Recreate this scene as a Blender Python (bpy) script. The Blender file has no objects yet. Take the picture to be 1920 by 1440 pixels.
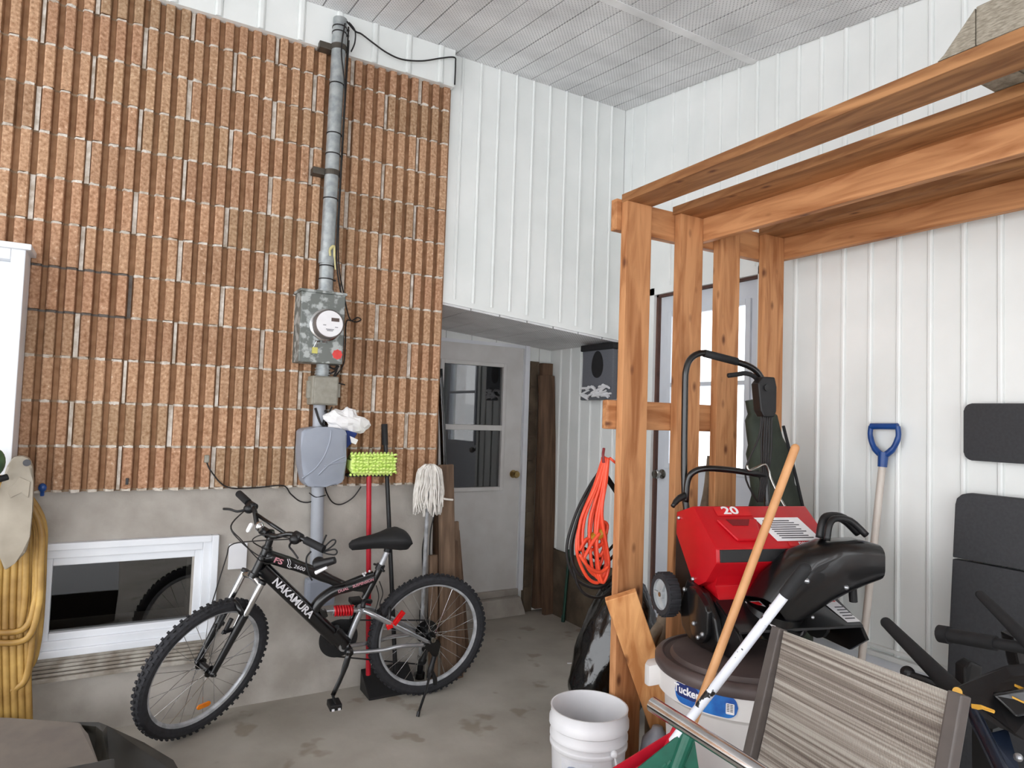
import bpy, bmesh, math, random
from mathutils import Vector, Matrix
PI = math.pi
random.seed(7)
scn = bpy.context.scene
COL = scn.collection
V = Vector

# ------------------------------------------------------------------ camera
EYE = V((0, 0, 1.5))
FPX = 1262.4
CAMR = Matrix(((0.86524, -0.05373, -0.49848), (-0.50021, -0.02491, -0.86555), (0.03409, 0.99824, -0.04843)))
cd = bpy.data.cameras.new('camera'); cam = bpy.data.objects.new('camera', cd); COL.objects.link(cam)
cd.sensor_width = 36; cd.lens = FPX / 1920 * 36; cd.clip_start = 0.02
cam.matrix_world = Matrix.Translation(EYE) @ CAMR.to_4x4()
scn.camera = cam
# ------------------------------------------------------------------ daylight
w = bpy.data.worlds.new('overcast_sky'); scn.world = w; w.use_nodes = True
bg = w.node_tree.nodes['Background']
bg.inputs[0].default_value = (0.95, 0.97, 1.0, 1); bg.inputs[1].default_value = 4.0
sd = bpy.data.lights.new('sun', 'SUN'); sd.energy = 9.0; sd.angle = 0.05; sd.color = (1, .96, .9)
so = bpy.data.objects.new('sun', sd); COL.objects.link(so)
so.rotation_euler = (math.radians(-48), 0, math.radians(14))   # high sun from behind the house: it lights the open driveway
scn.view_settings.view_transform = 'Standard'; scn.view_settings.look = 'None'
scn.view_settings.gamma = 1; scn.view_settings.use_curve_mapping = False
scn.view_settings.exposure = 0.06

# ------------------------------------------------------------------ helpers
def s2l(c):
    return tuple(((v / 255) / 12.92 if v / 255 <= .04045 else ((v / 255 + .055) / 1.055) ** 2.4) for v in c) + (1,)

def mat(name, rgb, rough=.6, metal=0, rgb2=None, scale=20, bump=0, bscale=60, stretch=None, spec=.5, contrast=(.35, .65), coat=0):
    m = bpy.data.materials.new(name); m.use_nodes = True
    nt = m.node_tree; N = nt.nodes; L = nt.links; b = N['Principled BSDF']
    b.inputs['Base Color'].default_value = s2l(rgb); b.inputs['Roughness'].default_value = rough
    b.inputs['Metallic'].default_value = metal; b.inputs['Specular IOR Level'].default_value = spec
    b.inputs['Coat Weight'].default_value = coat
    tc = N.new('ShaderNodeTexCoord'); mp = N.new('ShaderNodeMapping'); L.new(tc.outputs['Object'], mp.inputs[0])
    if stretch: mp.inputs['Scale'].default_value = stretch
    m['base'] = 1
    if rgb2 is None: rgb2 = tuple(max(0, v * .9) for v in rgb)
    n = N.new('ShaderNodeTexNoise'); n.inputs['Scale'].default_value = scale; n.inputs['Detail'].default_value = 6
    L.new(mp.outputs[0], n.inputs['Vector'])
    cr = N.new('ShaderNodeValToRGB'); cr.color_ramp.elements[0].position = contrast[0]; cr.color_ramp.elements[1].position = contrast[1]
    cr.color_ramp.elements[0].color = s2l(rgb2); cr.color_ramp.elements[1].color = s2l(rgb)
    L.new(n.outputs['Fac'], cr.inputs[0]); L.new(cr.outputs[0], b.inputs['Base Color'])
    if bump:
        n2 = N.new('ShaderNodeTexNoise'); n2.inputs['Scale'].default_value = bscale; n2.inputs['Detail'].default_value = 5
        L.new(mp.outputs[0], n2.inputs['Vector'])
        bp = N.new('ShaderNodeBump'); bp.inputs['Strength'].default_value = bump; bp.inputs['Distance'].default_value = .01
        L.new(n2.outputs['Fac'], bp.inputs['Height']); L.new(bp.outputs[0], b.inputs['Normal'])
    return m

def wood(name, axis, light=(202, 146, 100), dark=(158, 102, 62), knot=(96, 54, 34), seed=0.0, ksc=5.5):
    m = bpy.data.materials.new(name); m.use_nodes = True
    nt = m.node_tree; N = nt.nodes; L = nt.links; b = N['Principled BSDF']; b.inputs['Roughness'].default_value = .62
    b.inputs['Specular IOR Level'].default_value = .3
    tc = N.new('ShaderNodeTexCoord'); mp = N.new('ShaderNodeMapping'); L.new(tc.outputs['Object'], mp.inputs[0])
    sc = [14, 14, 14]; sc[axis] = 1.6; mp.inputs['Scale'].default_value = sc; mp.inputs['Location'].default_value = (seed, seed * 1.7, seed * .6)
    n = N.new('ShaderNodeTexNoise'); n.inputs['Scale'].default_value = 1.6; n.inputs['Detail'].default_value = 8; n.inputs['Distortion'].default_value = .9
    L.new(mp.outputs[0], n.inputs['Vector'])
    cr = N.new('ShaderNodeValToRGB'); e = cr.color_ramp.elements
    e[0].position = .33; e[0].color = s2l(dark); e[1].position = .6; e[1].color = s2l(light)
    L.new(n.outputs['Fac'], cr.inputs[0])
    mp2 = N.new('ShaderNodeMapping'); L.new(tc.outputs['Object'], mp2.inputs[0])
    s2 = [ksc * 2.0] * 3; s2[axis] = ksc; mp2.inputs['Scale'].default_value = s2; mp2.inputs['Location'].default_value = (seed * 2.3, seed, seed * 3.1)
    vo = N.new('ShaderNodeTexVoronoi'); vo.inputs['Scale'].default_value = 1.0; L.new(mp2.outputs[0], vo.inputs['Vector'])
    r2 = N.new('ShaderNodeValToRGB'); f = r2.color_ramp.elements
    f[0].position = .05; f[0].color = (.9, .9, .9, 1); f[1].position = .17; f[1].color = (0, 0, 0, 1)
    L.new(vo.outputs['Distance'], r2.inputs[0])
    mx = N.new('ShaderNodeMix'); mx.data_type = 'RGBA'; L.new(r2.outputs[0], mx.inputs[0]); L.new(cr.outputs[0], mx.inputs[6]); mx.inputs[7].default_value = s2l(knot)
    L.new(mx.outputs[2], b.inputs['Base Color'])
    bp = N.new('ShaderNodeBump'); bp.inputs['Strength'].default_value = .25; bp.inputs['Distance'].default_value = .004
    L.new(n.outputs['Fac'], bp.inputs['Height']); L.new(bp.outputs[0], b.inputs['Normal'])
    return m

def group_obj(o, **k):
    for a, v in k.items():
        if v is not None: o[a] = v
    return o

def thing(name, label, cat, loc=(0, 0, 0), group=None, rot=None):
    o = bpy.data.objects.new(name, None); COL.objects.link(o); o.location = loc; o.empty_display_size = .05
    if rot is not None: o.rotation_euler = rot
    o['label'] = label; o['category'] = cat
    if group: o['group'] = group
    return o

def wmat(o):
    m = Matrix.Translation(o.location) @ o.rotation_euler.to_matrix().to_4x4() if o.type == 'EMPTY' or True else None
    return (wmat(o.parent) @ m) if o.parent else m

def obj(name, bm, m, parent=None, smooth=False, origin=None, **k):
    """link bm (world coordinates) as one mesh object"""
    bmesh.ops.recalc_face_normals(bm, faces=bm.faces)
    me = bpy.data.meshes.new(name)
    if parent is not None: M = wmat(parent)
    else: M = Matrix.Identity(4)
    if origin is not None: M = M @ Matrix.Translation(M.inverted() @ V(origin))
    bm.transform(M.inverted())
    bm.to_mesh(me); bm.free()
    for mm in (m if isinstance(m, (list, tuple)) else [m]): me.materials.append(mm)
    if smooth:
        for p in me.polygons: p.use_smooth = True
        if smooth == 'auto': me.set_sharp_from_angle(angle=.7)
    o = bpy.data.objects.new(name, me); COL.objects.link(o)
    if parent is not None: o.parent = parent
    if origin is not None:
        o.location = (wmat(parent).inverted() @ V(origin)) if parent else V(origin)
    return group_obj(o, **k)

def struct(name, bm, m, **k):
    return obj(name, bm, m, kind='structure', **k)

def BM(): return bmesh.new()

def box(bm, a, b, mi=0, bev=0):
    x0, y0, z0 = a; x1, y1, z1 = b
    vs = [bm.verts.new(p) for p in ((x0, y0, z0), (x1, y0, z0), (x1, y1, z0), (x0, y1, z0), (x0, y0, z1), (x1, y0, z1), (x1, y1, z1), (x0, y1, z1))]
    fs = [bm.faces.new([vs[i] for i in q]) for q in ((0, 1, 2, 3), (4, 5, 6, 7), (0, 1, 5, 4), (1, 2, 6, 5), (2, 3, 7, 6), (3, 0, 4, 7))]
    for f in fs: f.material_index = mi
    if bev:
        es = list({e for f in fs for e in f.edges})
        bmesh.ops.bevel(bm, geom=es, offset=bev, segments=2, affect='EDGES', profile=.6)
    return vs

def hexa(bm, p, mi=0, bev=0):
    """8 points: bottom loop 4, top loop 4"""
    vs = [bm.verts.new(q) for q in p]
    fs = [bm.faces.new([vs[i] for i in q]) for q in ((0, 1, 2, 3), (4, 5, 6, 7), (0, 1, 5, 4), (1, 2, 6, 5), (2, 3, 7, 6), (3, 0, 4, 7))]
    for f in fs: f.material_index = mi
    if bev:
        bmesh.ops.bevel(bm, geom=list({e for f in fs for e in f.edges}), offset=bev, segments=2, affect='EDGES', profile=.6)

def bar(bm, a, b, wv, w, t, mi=0, bev=0):
    """board from a to b; w wide along wv, t thick perpendicular"""
    a = V(a); b = V(b); d = (b - a).normalized(); wv = V(wv); wv = (wv - d * wv.dot(d)).normalized(); tv = d.cross(wv)
    W = wv * w / 2; T = tv * t / 2
    hexa(bm, [a - W - T, a + W - T, a + W + T, a - W + T, b - W - T, b + W - T, b + W + T, b - W + T], mi, bev)

def prism(bm, pts, ext, mi=0, bev=0):
    """closed polygon pts extruded by vector ext"""
    pts = [V(p) for p in pts]; ext = V(ext)
    A = [bm.verts.new(p) for p in pts]; B = [bm.verts.new(p + ext) for p in pts]
    n = len(pts); fs = [bm.faces.new(A), bm.faces.new(B[::-1])]
    for i in range(n): fs.append(bm.faces.new([A[i], A[(i + 1) % n], B[(i + 1) % n], B[i]]))
    for f in fs: f.material_index = mi
    if bev:
        bmesh.ops.bevel(bm, geom=list({e for f in fs for e in f.edges}), offset=bev, segments=2, affect='EDGES', profile=.6)

def smooth_path(P, n=6, closed=False):
    P = [V(p) for p in P]; out = []
    m = len(P)
    if m < 3: return P
    rng = range(m) if closed else range(m - 1)
    for i in rng:
        if closed: a, b, c, d = P[i - 1], P[i], P[(i + 1) % m], P[(i + 2) % m]
        else: a, b, c, d = P[max(i - 1, 0)], P[i], P[i + 1], P[min(i + 2, m - 1)]
        for k in range(n):
            t = k / n
            out.append(.5 * ((2 * b) + (c - a) * t + (2 * a - 5 * b + 4 * c - d) * t * t + (3 * b - a - 3 * c + d) * t ** 3))
    if not closed: out.append(P[-1])
    return out

def tube(bm, P, r, seg=10, mi=0, closed=False, n=0, flat=1.0, up=None):
    if n: P = smooth_path(P, n, closed)
    P = [V(p) for p in P]; m = len(P)
    rs = r if isinstance(r, (list, tuple)) else [r] * m
    if len(rs) != m: rs = [rs[min(int(i * len(rs) / m), len(rs) - 1)] if True else 0 for i in range(m)]
    rings = []; pv = None
    for i in range(m):
        if closed: t = (P[(i + 1) % m] - P[i - 1])
        else: t = P[min(i + 1, m - 1)] - P[max(i - 1, 0)]
        t = t.normalized() if t.length > 1e-9 else V((0, 0, 1))
        if pv is None:
            u = V(up) if up is not None else (V((0, 0, 1)) if abs(t.z) < .9 else V((1, 0, 0)))
        else: u = pv
        u = (u - t * u.dot(t)).normalized(); pv = u; v = t.cross(u)
        rings.append([bm.verts.new(P[i] + u * math.cos(2 * PI * k / seg) * rs[i] + v * math.sin(2 * PI * k / seg) * rs[i] * flat) for k in range(seg)])
    R = m if closed else m - 1
    for i in range(R):
        a = rings[i]; b = rings[(i + 1) % m]
        for k in range(seg):
            f = bm.faces.new([a[k], a[(k + 1) % seg], b[(k + 1) % seg], b[k]]); f.material_index = mi
    if not closed:
        for q in (rings[0], rings[-1]):
            f = bm.faces.new(q); f.material_index = mi

def lathe(bm, prof, c=(0, 0, 0), ax=(0, 0, 1), seg=32, mi=0, cap=True):
    """prof [(r, h)] along axis ax from point c"""
    c = V(c); ax = V(ax).normalized(); u = V((1, 0, 0)) if abs(ax.x) < .8 else V((0, 1, 0)); u = (u - ax * u.dot(ax)).normalized(); v = ax.cross(u)
    rings = []
    for r, h in prof:
        rings.append([bm.verts.new(c + ax * h + (u * math.cos(2 * PI * k / seg) + v * math.sin(2 * PI * k / seg)) * max(r, 1e-4)) for k in range(seg)])
    for a, b in zip(rings, rings[1:]):
        for k in range(seg):
            f = bm.faces.new([a[k], a[(k + 1) % seg], b[(k + 1) % seg], b[k]]); f.material_index = mi
    if cap:
        for q in (rings[0], rings[-1]):
            f = bm.faces.new(q); f.material_index = mi

def cyl(bm, a, b, r, seg=16, mi=0, r2=None):
    a = V(a); b = V(b); d = b - a
    lathe(bm, [(r, 0), (r if r2 is None else r2, d.length)], a, d, seg, mi)

def ball(bm, c, r, sx=1, sy=1, sz=1, seg=16, mi=0):
    M = Matrix.Translation(c) @ Matrix.Diagonal((r * sx, r * sy, r * sz, 1))
    g = bmesh.ops.create_uvsphere(bm, u_segments=seg, v_segments=seg // 2 + 2, radius=1, matrix=M)
    for v_ in g['verts']:
        for f in v_.link_faces: f.material_index = mi

def rbox_pts(cx, cz, w, h, r, n=5):
    out = []
    for sx, sz, a0 in ((1, 1, 0), (-1, 1, 90), (-1, -1, 180), (1, -1, 270)):
        for k in range(n + 1):
            a = math.radians(a0 + 90 * k / n)
            out.append((cx + sx * (w / 2 - r) + r * math.cos(a), cz + sz * (h / 2 - r) + r * math.sin(a)))
    return out

def text(s, o, xd, yd, size, m, parent, name='lettering', wrapf=None, bold=False, depth=.0006, sx=1.0, **k):
    cu = bpy.data.curves.new(name, 'FONT'); cu.body = s; cu.size = size; cu.extrude = depth; cu.align_x = 'CENTER'; cu.align_y = 'CENTER'
    if bold: cu.offset = size * .025
    cu.resolution_u = 3
    t = bpy.data.objects.new(name, cu); COL.objects.link(t)
    dg = bpy.context.evaluated_depsgraph_get()
    me = bpy.data.meshes.new_from_object(t.evaluated_get(dg)); bpy.data.objects.remove(t)
    bm = BM(); bm.from_mesh(me); bpy.data.meshes.remove(me)
    xd = V(xd).normalized(); yd = V(yd).normalized(); nd = xd.cross(yd); o = V(o)
    for v_ in bm.verts:
        x, y, z = v_.co; x *= sx
        v_.co = wrapf(x, y, z) if wrapf else o + xd * x + yd * y + nd * z
    return obj(name, bm, m, parent, **k)

def sight(px, py, d):
    """world point on the camera ray of a photo position, d metres deep"""
    return EYE + CAMR @ V((px - 960, 720 - py, -FPX)) * (d / FPX)
def onplane(px, py, axis, val):
    r = CAMR @ V((px - 960, 720 - py, -FPX)); return EYE + r * ((val - EYE[axis]) / r[axis])

# ------------------------------------------------------------------ materials
M = {}
def newm(k, *a, **kw): M[k] = mat(k, *a, **kw)
newm('white_siding', (236, 238, 236), .38, rgb2=(228, 231, 229), scale=3)
newm('soffit_trim', (236, 236, 236), .45, scale=4)
newm('concrete_wall', (182, 176, 168), .9, rgb2=(154, 147, 139), scale=4.5, bump=.25, bscale=50)
newm('floor_concrete', (180, 174, 164), .75, rgb2=(150, 143, 133), scale=2.2, bump=.12, bscale=30, contrast=(.3, .7))
newm('mortar', (222, 214, 204), .95, rgb2=(178, 164, 148), scale=28, bump=.5, bscale=90)
newm('groove_mortar', (150, 128, 104), .95, rgb2=(122, 98, 76), scale=25, bump=.4, bscale=90)  # browner, darker mortar for bed joints inside the rib grooves
newm('dark_mortar', (112, 104, 98), .95, rgb2=(92, 84, 78), scale=25, bump=.4, bscale=90)
newm('vinyl', (232, 234, 238), .35, rgb2=(222, 225, 230), scale=5)
newm('door_paint', (214, 212, 210), .5, rgb2=(204, 201, 198), scale=6)
newm('door_paint_blue', (214, 219, 226), .5, rgb2=(206, 211, 219), scale=6)
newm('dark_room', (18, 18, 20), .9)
newm('galv', (172, 176, 176), .45, .35, rgb2=(140, 146, 148), scale=25)
newm('meter_paint', (112, 116, 112), .55, .3, rgb2=(176, 180, 178), scale=20, contrast=(.42, .50))
newm('pvc_grey', (168, 172, 180), .4, rgb2=(160, 164, 172), scale=9)
newm('box_grey', (150, 156, 168), .42, rgb2=(145, 151, 163), scale=8)
newm('jbox', (150, 146, 134), .5, rgb2=(136, 132, 120), scale=40)
newm('black_rubber', (26, 26, 28), .75, rgb2=(20, 20, 22), scale=30)
newm('tire_rubber', (44, 44, 48), .85, rgb2=(34, 34, 37), scale=40)
newm('black_gloss', (14, 14, 16), .28, rgb2=(10, 10, 12), coat=.3)
newm('black_plastic', (22, 22, 24), .45, rgb2=(16, 16, 18), scale=30)
newm('cable_black', (24, 20, 20), .6)
newm('silver', (190, 192, 196), .3, .85, rgb2=(170, 172, 176))
newm('chrome', (225, 226, 228), .12, 1)
newm('satin_alu', (204, 206, 210), .38, .4, rgb2=(160, 162, 166))
newm('spring_red', (196, 22, 34), .35, rgb2=(180, 18, 28))
newm('reflector_red', (220, 20, 24), .2, rgb2=(160, 8, 10))
newm('reflector_orange', (240, 140, 20), .25, rgb2=(225, 110, 10))
newm('pole_red', (186, 26, 44), .35, rgb2=(170, 20, 36))
newm('white_plastic', (232, 232, 234), .4, rgb2=(222, 222, 226), scale=6)
newm('white_cloth', (242, 241, 240), .85, rgb2=(232, 230, 230), scale=8)
newm('blue_cloth', (26, 52, 120), .7, rgb2=(18, 40, 100))
newm('mop_green', (228, 246, 150), .85, rgb2=(204, 234, 112), scale=40)
newm('mop_white', (236, 232, 226), .9, rgb2=(214, 208, 200), scale=30)
newm('old_wood', (128, 104, 84), .85, rgb2=(92, 72, 56), scale=3, stretch=(10, 10, 1), bump=.3, bscale=20)
newm('old_wood2', (112, 86, 66), .85, rgb2=(80, 60, 46), scale=3, stretch=(10, 10, 1), bump=.3, bscale=20)
newm('stub_block', (104, 90, 74), .95, rgb2=(74, 62, 50), scale=6, bump=.5, bscale=40)
newm('brass', (176, 150, 100), .25, 1)
newm('nickel', (170, 168, 162), .25, 1)
newm('orange_cord', (236, 84, 52), .45, rgb2=(222, 68, 40), scale=20)
newm('beige_plastic', (166, 156, 140), .5, rgb2=(150, 140, 124), scale=9)
newm('hose_yellow', (196, 158, 86), .5, rgb2=(140, 104, 48), scale=7)
newm('hood_red', (190, 14, 28), .36, rgb2=(180, 12, 24), scale=10)
newm('can_white', (222, 219, 216), .5, rgb2=(210, 206, 204), scale=5)
newm('lid_brown', (86, 74, 72), .5, rgb2=(70, 60, 58), scale=8)
newm('label_white', (236, 234, 236), .4, rgb2=(228, 226, 228))
newm('label_navy', (28, 44, 104), .4)
newm('label_blue', (40, 120, 196), .4, rgb2=(20, 70, 150), scale=14)
newm('print_dark', (70, 70, 76), .5)
newm('print_red', (210, 24, 30), .5)
newm('print_orange', (228, 120, 24), .5)
newm('decal_white', (226, 224, 228), .4)
newm('decal_pink', (206, 150, 160), .4, rgb2=(190, 120, 130))
newm('broom_wood', (214, 160, 108), .5, rgb2=(188, 132, 84), scale=3, stretch=(3, 3, 3), contrast=(.3, .7))
newm('flaked_paint', (222, 224, 232), .4, rgb2=(30, 28, 28), scale=16, contrast=(.42, .43))
newm('head_green', (22, 96, 76), .4, rgb2=(18, 84, 66))
newm('head_red', (188, 22, 44), .4, rgb2=(170, 16, 36))
newm('frame_brown', (84, 76, 72), .45, rgb2=(76, 69, 66))
newm('pad_grey', (54, 55, 58), .7, rgb2=(48, 49, 52), scale=90, bump=.1, bscale=300)
newm('trim_yellow', (226, 170, 60), .4)
newm('tube_navy', (32, 42, 60), .25, .3)
newm('shovel_blue', (22, 70, 138), .35, rgb2=(18, 60, 124))
newm('shaft_cream', (216, 208, 200), .4, rgb2=(196, 186, 176), scale=8, stretch=(1, 1, .4))
newm('olive_bag', (54, 62, 50), .75, rgb2=(38, 45, 36), scale=6, bump=.5, bscale=12)
newm('bag_black', (10, 10, 11), .16, rgb2=(8, 8, 9), bump=1.0, bscale=9, coat=.5)
newm('mesh_grey', (104, 106, 112), .8, rgb2=(88, 90, 96), scale=200)
newm('linen', (164, 155, 140), .95, rgb2=(128, 120, 106), scale=60, stretch=(1, 1, 4), bump=.3, bscale=200)
newm('cart_taupe', (118, 110, 102), .7, rgb2=(108, 100, 94), scale=12)
newm('cart_dark', (50, 47, 42), .35, rgb2=(40, 38, 34), scale=8)
newm('cap_green', (70, 98, 62), .5, rgb2=(44, 66, 42))
newm('stick_green', (24, 66, 54), .5)
newm('bark_grey', (140, 124, 106), .85, rgb2=(112, 98, 82), scale=14, bump=.5, bscale=40)
newm('label_paper', (226, 226, 230), .6, rgb2=(214, 216, 222))
newm('jug_grey', (150, 152, 160), .4, rgb2=(140, 142, 150))
newm('pale_ground', (225, 228, 232), .9)  # pale outdoor ground, kept bright so it bounces light indoors

def brick_mat(name, rough_face):
    m = bpy.data.materials.new(name); m.use_nodes = True; nt = m.node_tree; N = nt.nodes; L = nt.links; b = N['Principled BSDF']
    b.inputs['Roughness'].default_value = .9; b.inputs['Specular IOR Level'].default_value = .25
    tc = N.new('ShaderNodeTexCoord'); at = N.new('ShaderNodeAttribute'); at.attribute_name = 'tint'
    n = N.new('ShaderNodeTexNoise'); n.inputs['Scale'].default_value = 70 if rough_face else 22; n.inputs['Detail'].default_value = 6
    L.new(tc.outputs['Object'], n.inputs['Vector'])
    cr = N.new('ShaderNodeValToRGB'); e = cr.color_ramp.elements
    e[0].position = .3; e[0].color = s2l((156, 116, 86)); e[1].position = .66; e[1].color = s2l((204, 166, 134))
    k = e.new(.74); k.color = s2l((226, 204, 180))
    if not rough_face:
        e[0].color = s2l((134, 98, 70)); e[1].color = s2l((158, 120, 90)); k.color = s2l((160, 123, 94))  # smooth groove face, its colour darkened further to imitate side-light shade
    L.new(n.outputs['Fac'], cr.inputs[0])
    mx = N.new('ShaderNodeMix'); mx.data_type = 'RGBA'; mx.blend_type = 'MULTIPLY'; mx.inputs[0].default_value = 1
    L.new(cr.outputs[0], mx.inputs[6]); L.new(at.outputs['Color'], mx.inputs[7]); L.new(mx.outputs[2], b.inputs['Base Color'])
    n2 = N.new('ShaderNodeTexNoise'); n2.inputs['Scale'].default_value = 55; n2.inputs['Detail'].default_value = 6
    L.new(tc.outputs['Object'], n2.inputs['Vector'])
    bp = N.new('ShaderNodeBump'); bp.inputs['Strength'].default_value = .8 if rough_face else .12; bp.inputs['Distance'].default_value = .010
    L.new(n2.outputs['Fac'], bp.inputs['Height']); L.new(bp.outputs[0], b.inputs['Normal'])
    return m
M['brick_face'] = brick_mat('brick_face', True); M['brick_groove'] = brick_mat('brick_groove', False)

def soffit_mat(name, rgb):
    m = mat(name, rgb, .5, scale=4); nt = m.node_tree; N = nt.nodes; L = nt.links; b = N['Principled BSDF']
    tc = N.new('ShaderNodeTexCoord'); sp = N.new('ShaderNodeSeparateXYZ'); L.new(tc.outputs['Object'], sp.inputs[0])
    def ma(op, a, bv=None, c=None):
        q = N.new('ShaderNodeMath'); q.operation = op
        for i, x in enumerate((a, bv)):
            if x is None: continue
            if isinstance(x, (int, float)): q.inputs[i].default_value = x
            else: L.new(x, q.inputs[i])
        return q.outputs[0]
    # staggered rows of small punched holes
    px = ma('DIVIDE', sp.outputs[0], .011); row = ma('FLOOR', px); fx = ma('SUBTRACT', ma('FRACT', px), .5)
    sh = ma('MULTIPLY', ma('MODULO', row, 2), .5)
    py = ma('ADD', ma('DIVIDE', sp.outputs[1], .024), sh); fy = ma('SUBTRACT', ma('FRACT', py), .5)
    d = ma('ADD', ma('MULTIPLY', fx, fx), ma('MULTIPLY', ma('MULTIPLY', fy, fy), 4.0))
    hole = ma('LESS_THAN', d, .07)
    src = [l for l in L if l.to_socket == b.inputs['Base Color']][0].from_socket
    mx = N.new('ShaderNodeMix'); mx.data_type = 'RGBA'; L.new(hole, mx.inputs[0]); L.new(src, mx.inputs[6]); mx.inputs[7].default_value = s2l((150, 150, 152))
    L.new(mx.outputs[2], b.inputs['Base Color'])
    return m
M['soffit'] = soffit_mat('soffit', (236, 236, 237))

def glass_mat(name, alpha, rough=.0):
    m = bpy.data.materials.new(name); m.use_nodes = True; nt = m.node_tree; N = nt.nodes; L = nt.links
    for q in list(N):
        if q.type == 'BSDF_PRINCIPLED': N.remove(q)
    out = [q for q in N if q.type == 'OUTPUT_MATERIAL'][0]
    t = N.new('ShaderNodeBsdfTransparent'); t.inputs[0].default_value = (alpha, alpha, alpha, 1)
    g = N.new('ShaderNodeBsdfGlossy'); g.inputs['Roughness'].default_value = rough
    lw = N.new('ShaderNodeLayerWeight'); lw.inputs[0].default_value = .5
    p5 = N.new('ShaderNodeMath'); p5.operation = 'POWER'; L.new(lw.outputs['Facing'], p5.inputs[0]); p5.inputs[1].default_value = 5
    fr = N.new('ShaderNodeMath'); fr.operation = 'MULTIPLY_ADD'; L.new(p5.outputs[0], fr.inputs[0]); fr.inputs[1].default_value = .9; fr.inputs[2].default_value = .10
    mx = N.new('ShaderNodeMixShader'); L.new(fr.outputs[0], mx.inputs[0]); L.new(t.outputs[0], mx.inputs[1]); L.new(g.outputs[0], mx.inputs[2])
    L.new(mx.outputs[0], out.inputs[0]); return m
M['glass'] = glass_mat('glass', .92)
M['glass_dark'] = glass_mat('glass_dark', .55)

def fabric_mat():
    m = bpy.data.materials.new('sling_fabric'); m.use_nodes = True; nt = m.node_tree; N = nt.nodes; L = nt.links; b = N['Principled BSDF']
    b.inputs['Roughness'].default_value = .75
    tc = N.new('ShaderNodeTexCoord'); mp = N.new('ShaderNodeMapping'); mp.inputs['Scale'].default_value = (1, 1.2, 150); L.new(tc.outputs['Object'], mp.inputs[0])
    n = N.new('ShaderNodeTexNoise'); n.inputs['Scale'].default_value = 1; n.inputs['Detail'].default_value = 3; L.new(mp.outputs[0], n.inputs['Vector'])
    cr = N.new('ShaderNodeValToRGB'); e = cr.color_ramp.elements; e[0].position = .36; e[0].color = s2l((96, 84, 76)); e[1].position = .62; e[1].color = s2l((168, 160, 150))
    k = e.new(.48); k.color = s2l((134, 124, 114)); L.new(n.outputs['Fac'], cr.inputs[0]); L.new(cr.outputs[0], b.inputs['Base Color'])
    wv = N.new('ShaderNodeTexWave'); wv.inputs['Scale'].default_value = 90; wv.bands_direction = 'Y'; L.new(tc.outputs['Object'], wv.inputs['Vector'])
    bp = N.new('ShaderNodeBump'); bp.inputs['Strength'].default_value = .5; bp.inputs['Distance'].default_value = .003; L.new(wv.outputs['Fac'], bp.inputs['Height']); L.new(bp.outputs[0], b.inputs['Normal'])
    return m
M['fabric'] = fabric_mat()
M['wood_z'] = [wood('lumber_upright_%d' % i, 2, seed=i * 3.7 + .4) for i in range(4)]
M['wood_y'] = wood('lumber_beam', 1, seed=5.1); M['wood_x'] = wood('lumber_cross', 0, seed=9.3)
M['wood_y2'] = wood('lumber_flat', 1, light=(178, 128, 84), dark=(128, 84, 50), seed=2.2)
M['wood_lean'] = wood('lumber_brace', 2, light=(222, 164, 108), dark=(182, 120, 70), seed=12.5)

# ------------------------------------------------------------------ setting
YB = 3.654; XR = 2.944; YD = 4.512
CZ = lambda y: 3.672 - (3.65 - y) * .138        # ceiling height
def grid_wall(bm, u0, u1, v0, v1, holes, f, mi=0):
    """rectangle with rectangular holes; f(u0,u1,v0,v1) adds one block"""
    us = sorted({u0, u1, *[h for q in holes for h in q[:2]]}); vs = sorted({v0, v1, *[h for q in holes for h in q[2:]]})
    for a, b in zip(us, us[1:]):
        for c, d in zip(vs, vs[1:]):
            m_, n_ = (a + b) / 2, (c + d) / 2
            if any(h[0] < m_ < h[1] and h[2] < n_ < h[3] for h in holes): continue
            f(a, b, c, d)

bm = BM(); box(bm, (-3.4, -3.2, -.2), (XR, 4.7, 0)); struct('floor', bm, M['floor_concrete'])
bm = BM(); box(bm, (-30, -30, -.22), (-3.4, 14, -.01)); box(bm, (-3.4, -30, -.22), (14, -3.2, -.01)); struct('bounce_driveway', bm, M['pale_ground'])  # unseen driveway outside, made pale to bounce light up to the ceiling
bm = BM(); box(bm, (XR + .16, -3.2, -.5), (14, 16, -.3)); struct('trim_10', bm, M['pale_ground'])
# floor patches: stains as geometry-free material detail
nt = M['floor_concrete'].node_tree; N = nt.nodes; L = nt.links; b = N['Principled BSDF']
src = b.inputs['Base Color'].links[0].from_socket
tc = N.new('ShaderNodeTexCoord'); n1 = N.new('ShaderNodeTexNoise'); n1.inputs['Scale'].default_value = 4.2; n1.inputs['Detail'].default_value = 3
L.new(tc.outputs['Object'], n1.inputs['Vector'])
cr = N.new('ShaderNodeValToRGB'); cr.color_ramp.elements[0].position = .62; cr.color_ramp.elements[1].position = .67
L.new(n1.outputs['Fac'], cr.inputs[0])
mx = N.new('ShaderNodeMix'); mx.data_type = 'RGBA'; mx.blend_type = 'MULTIPLY'; mx.inputs[7].default_value = (.74, .70, .65, 1)
L.new(cr.outputs[0], mx.inputs[0]); L.new(src, mx.inputs[6]); L.new(mx.outputs[2], b.inputs['Base Color'])

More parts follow.
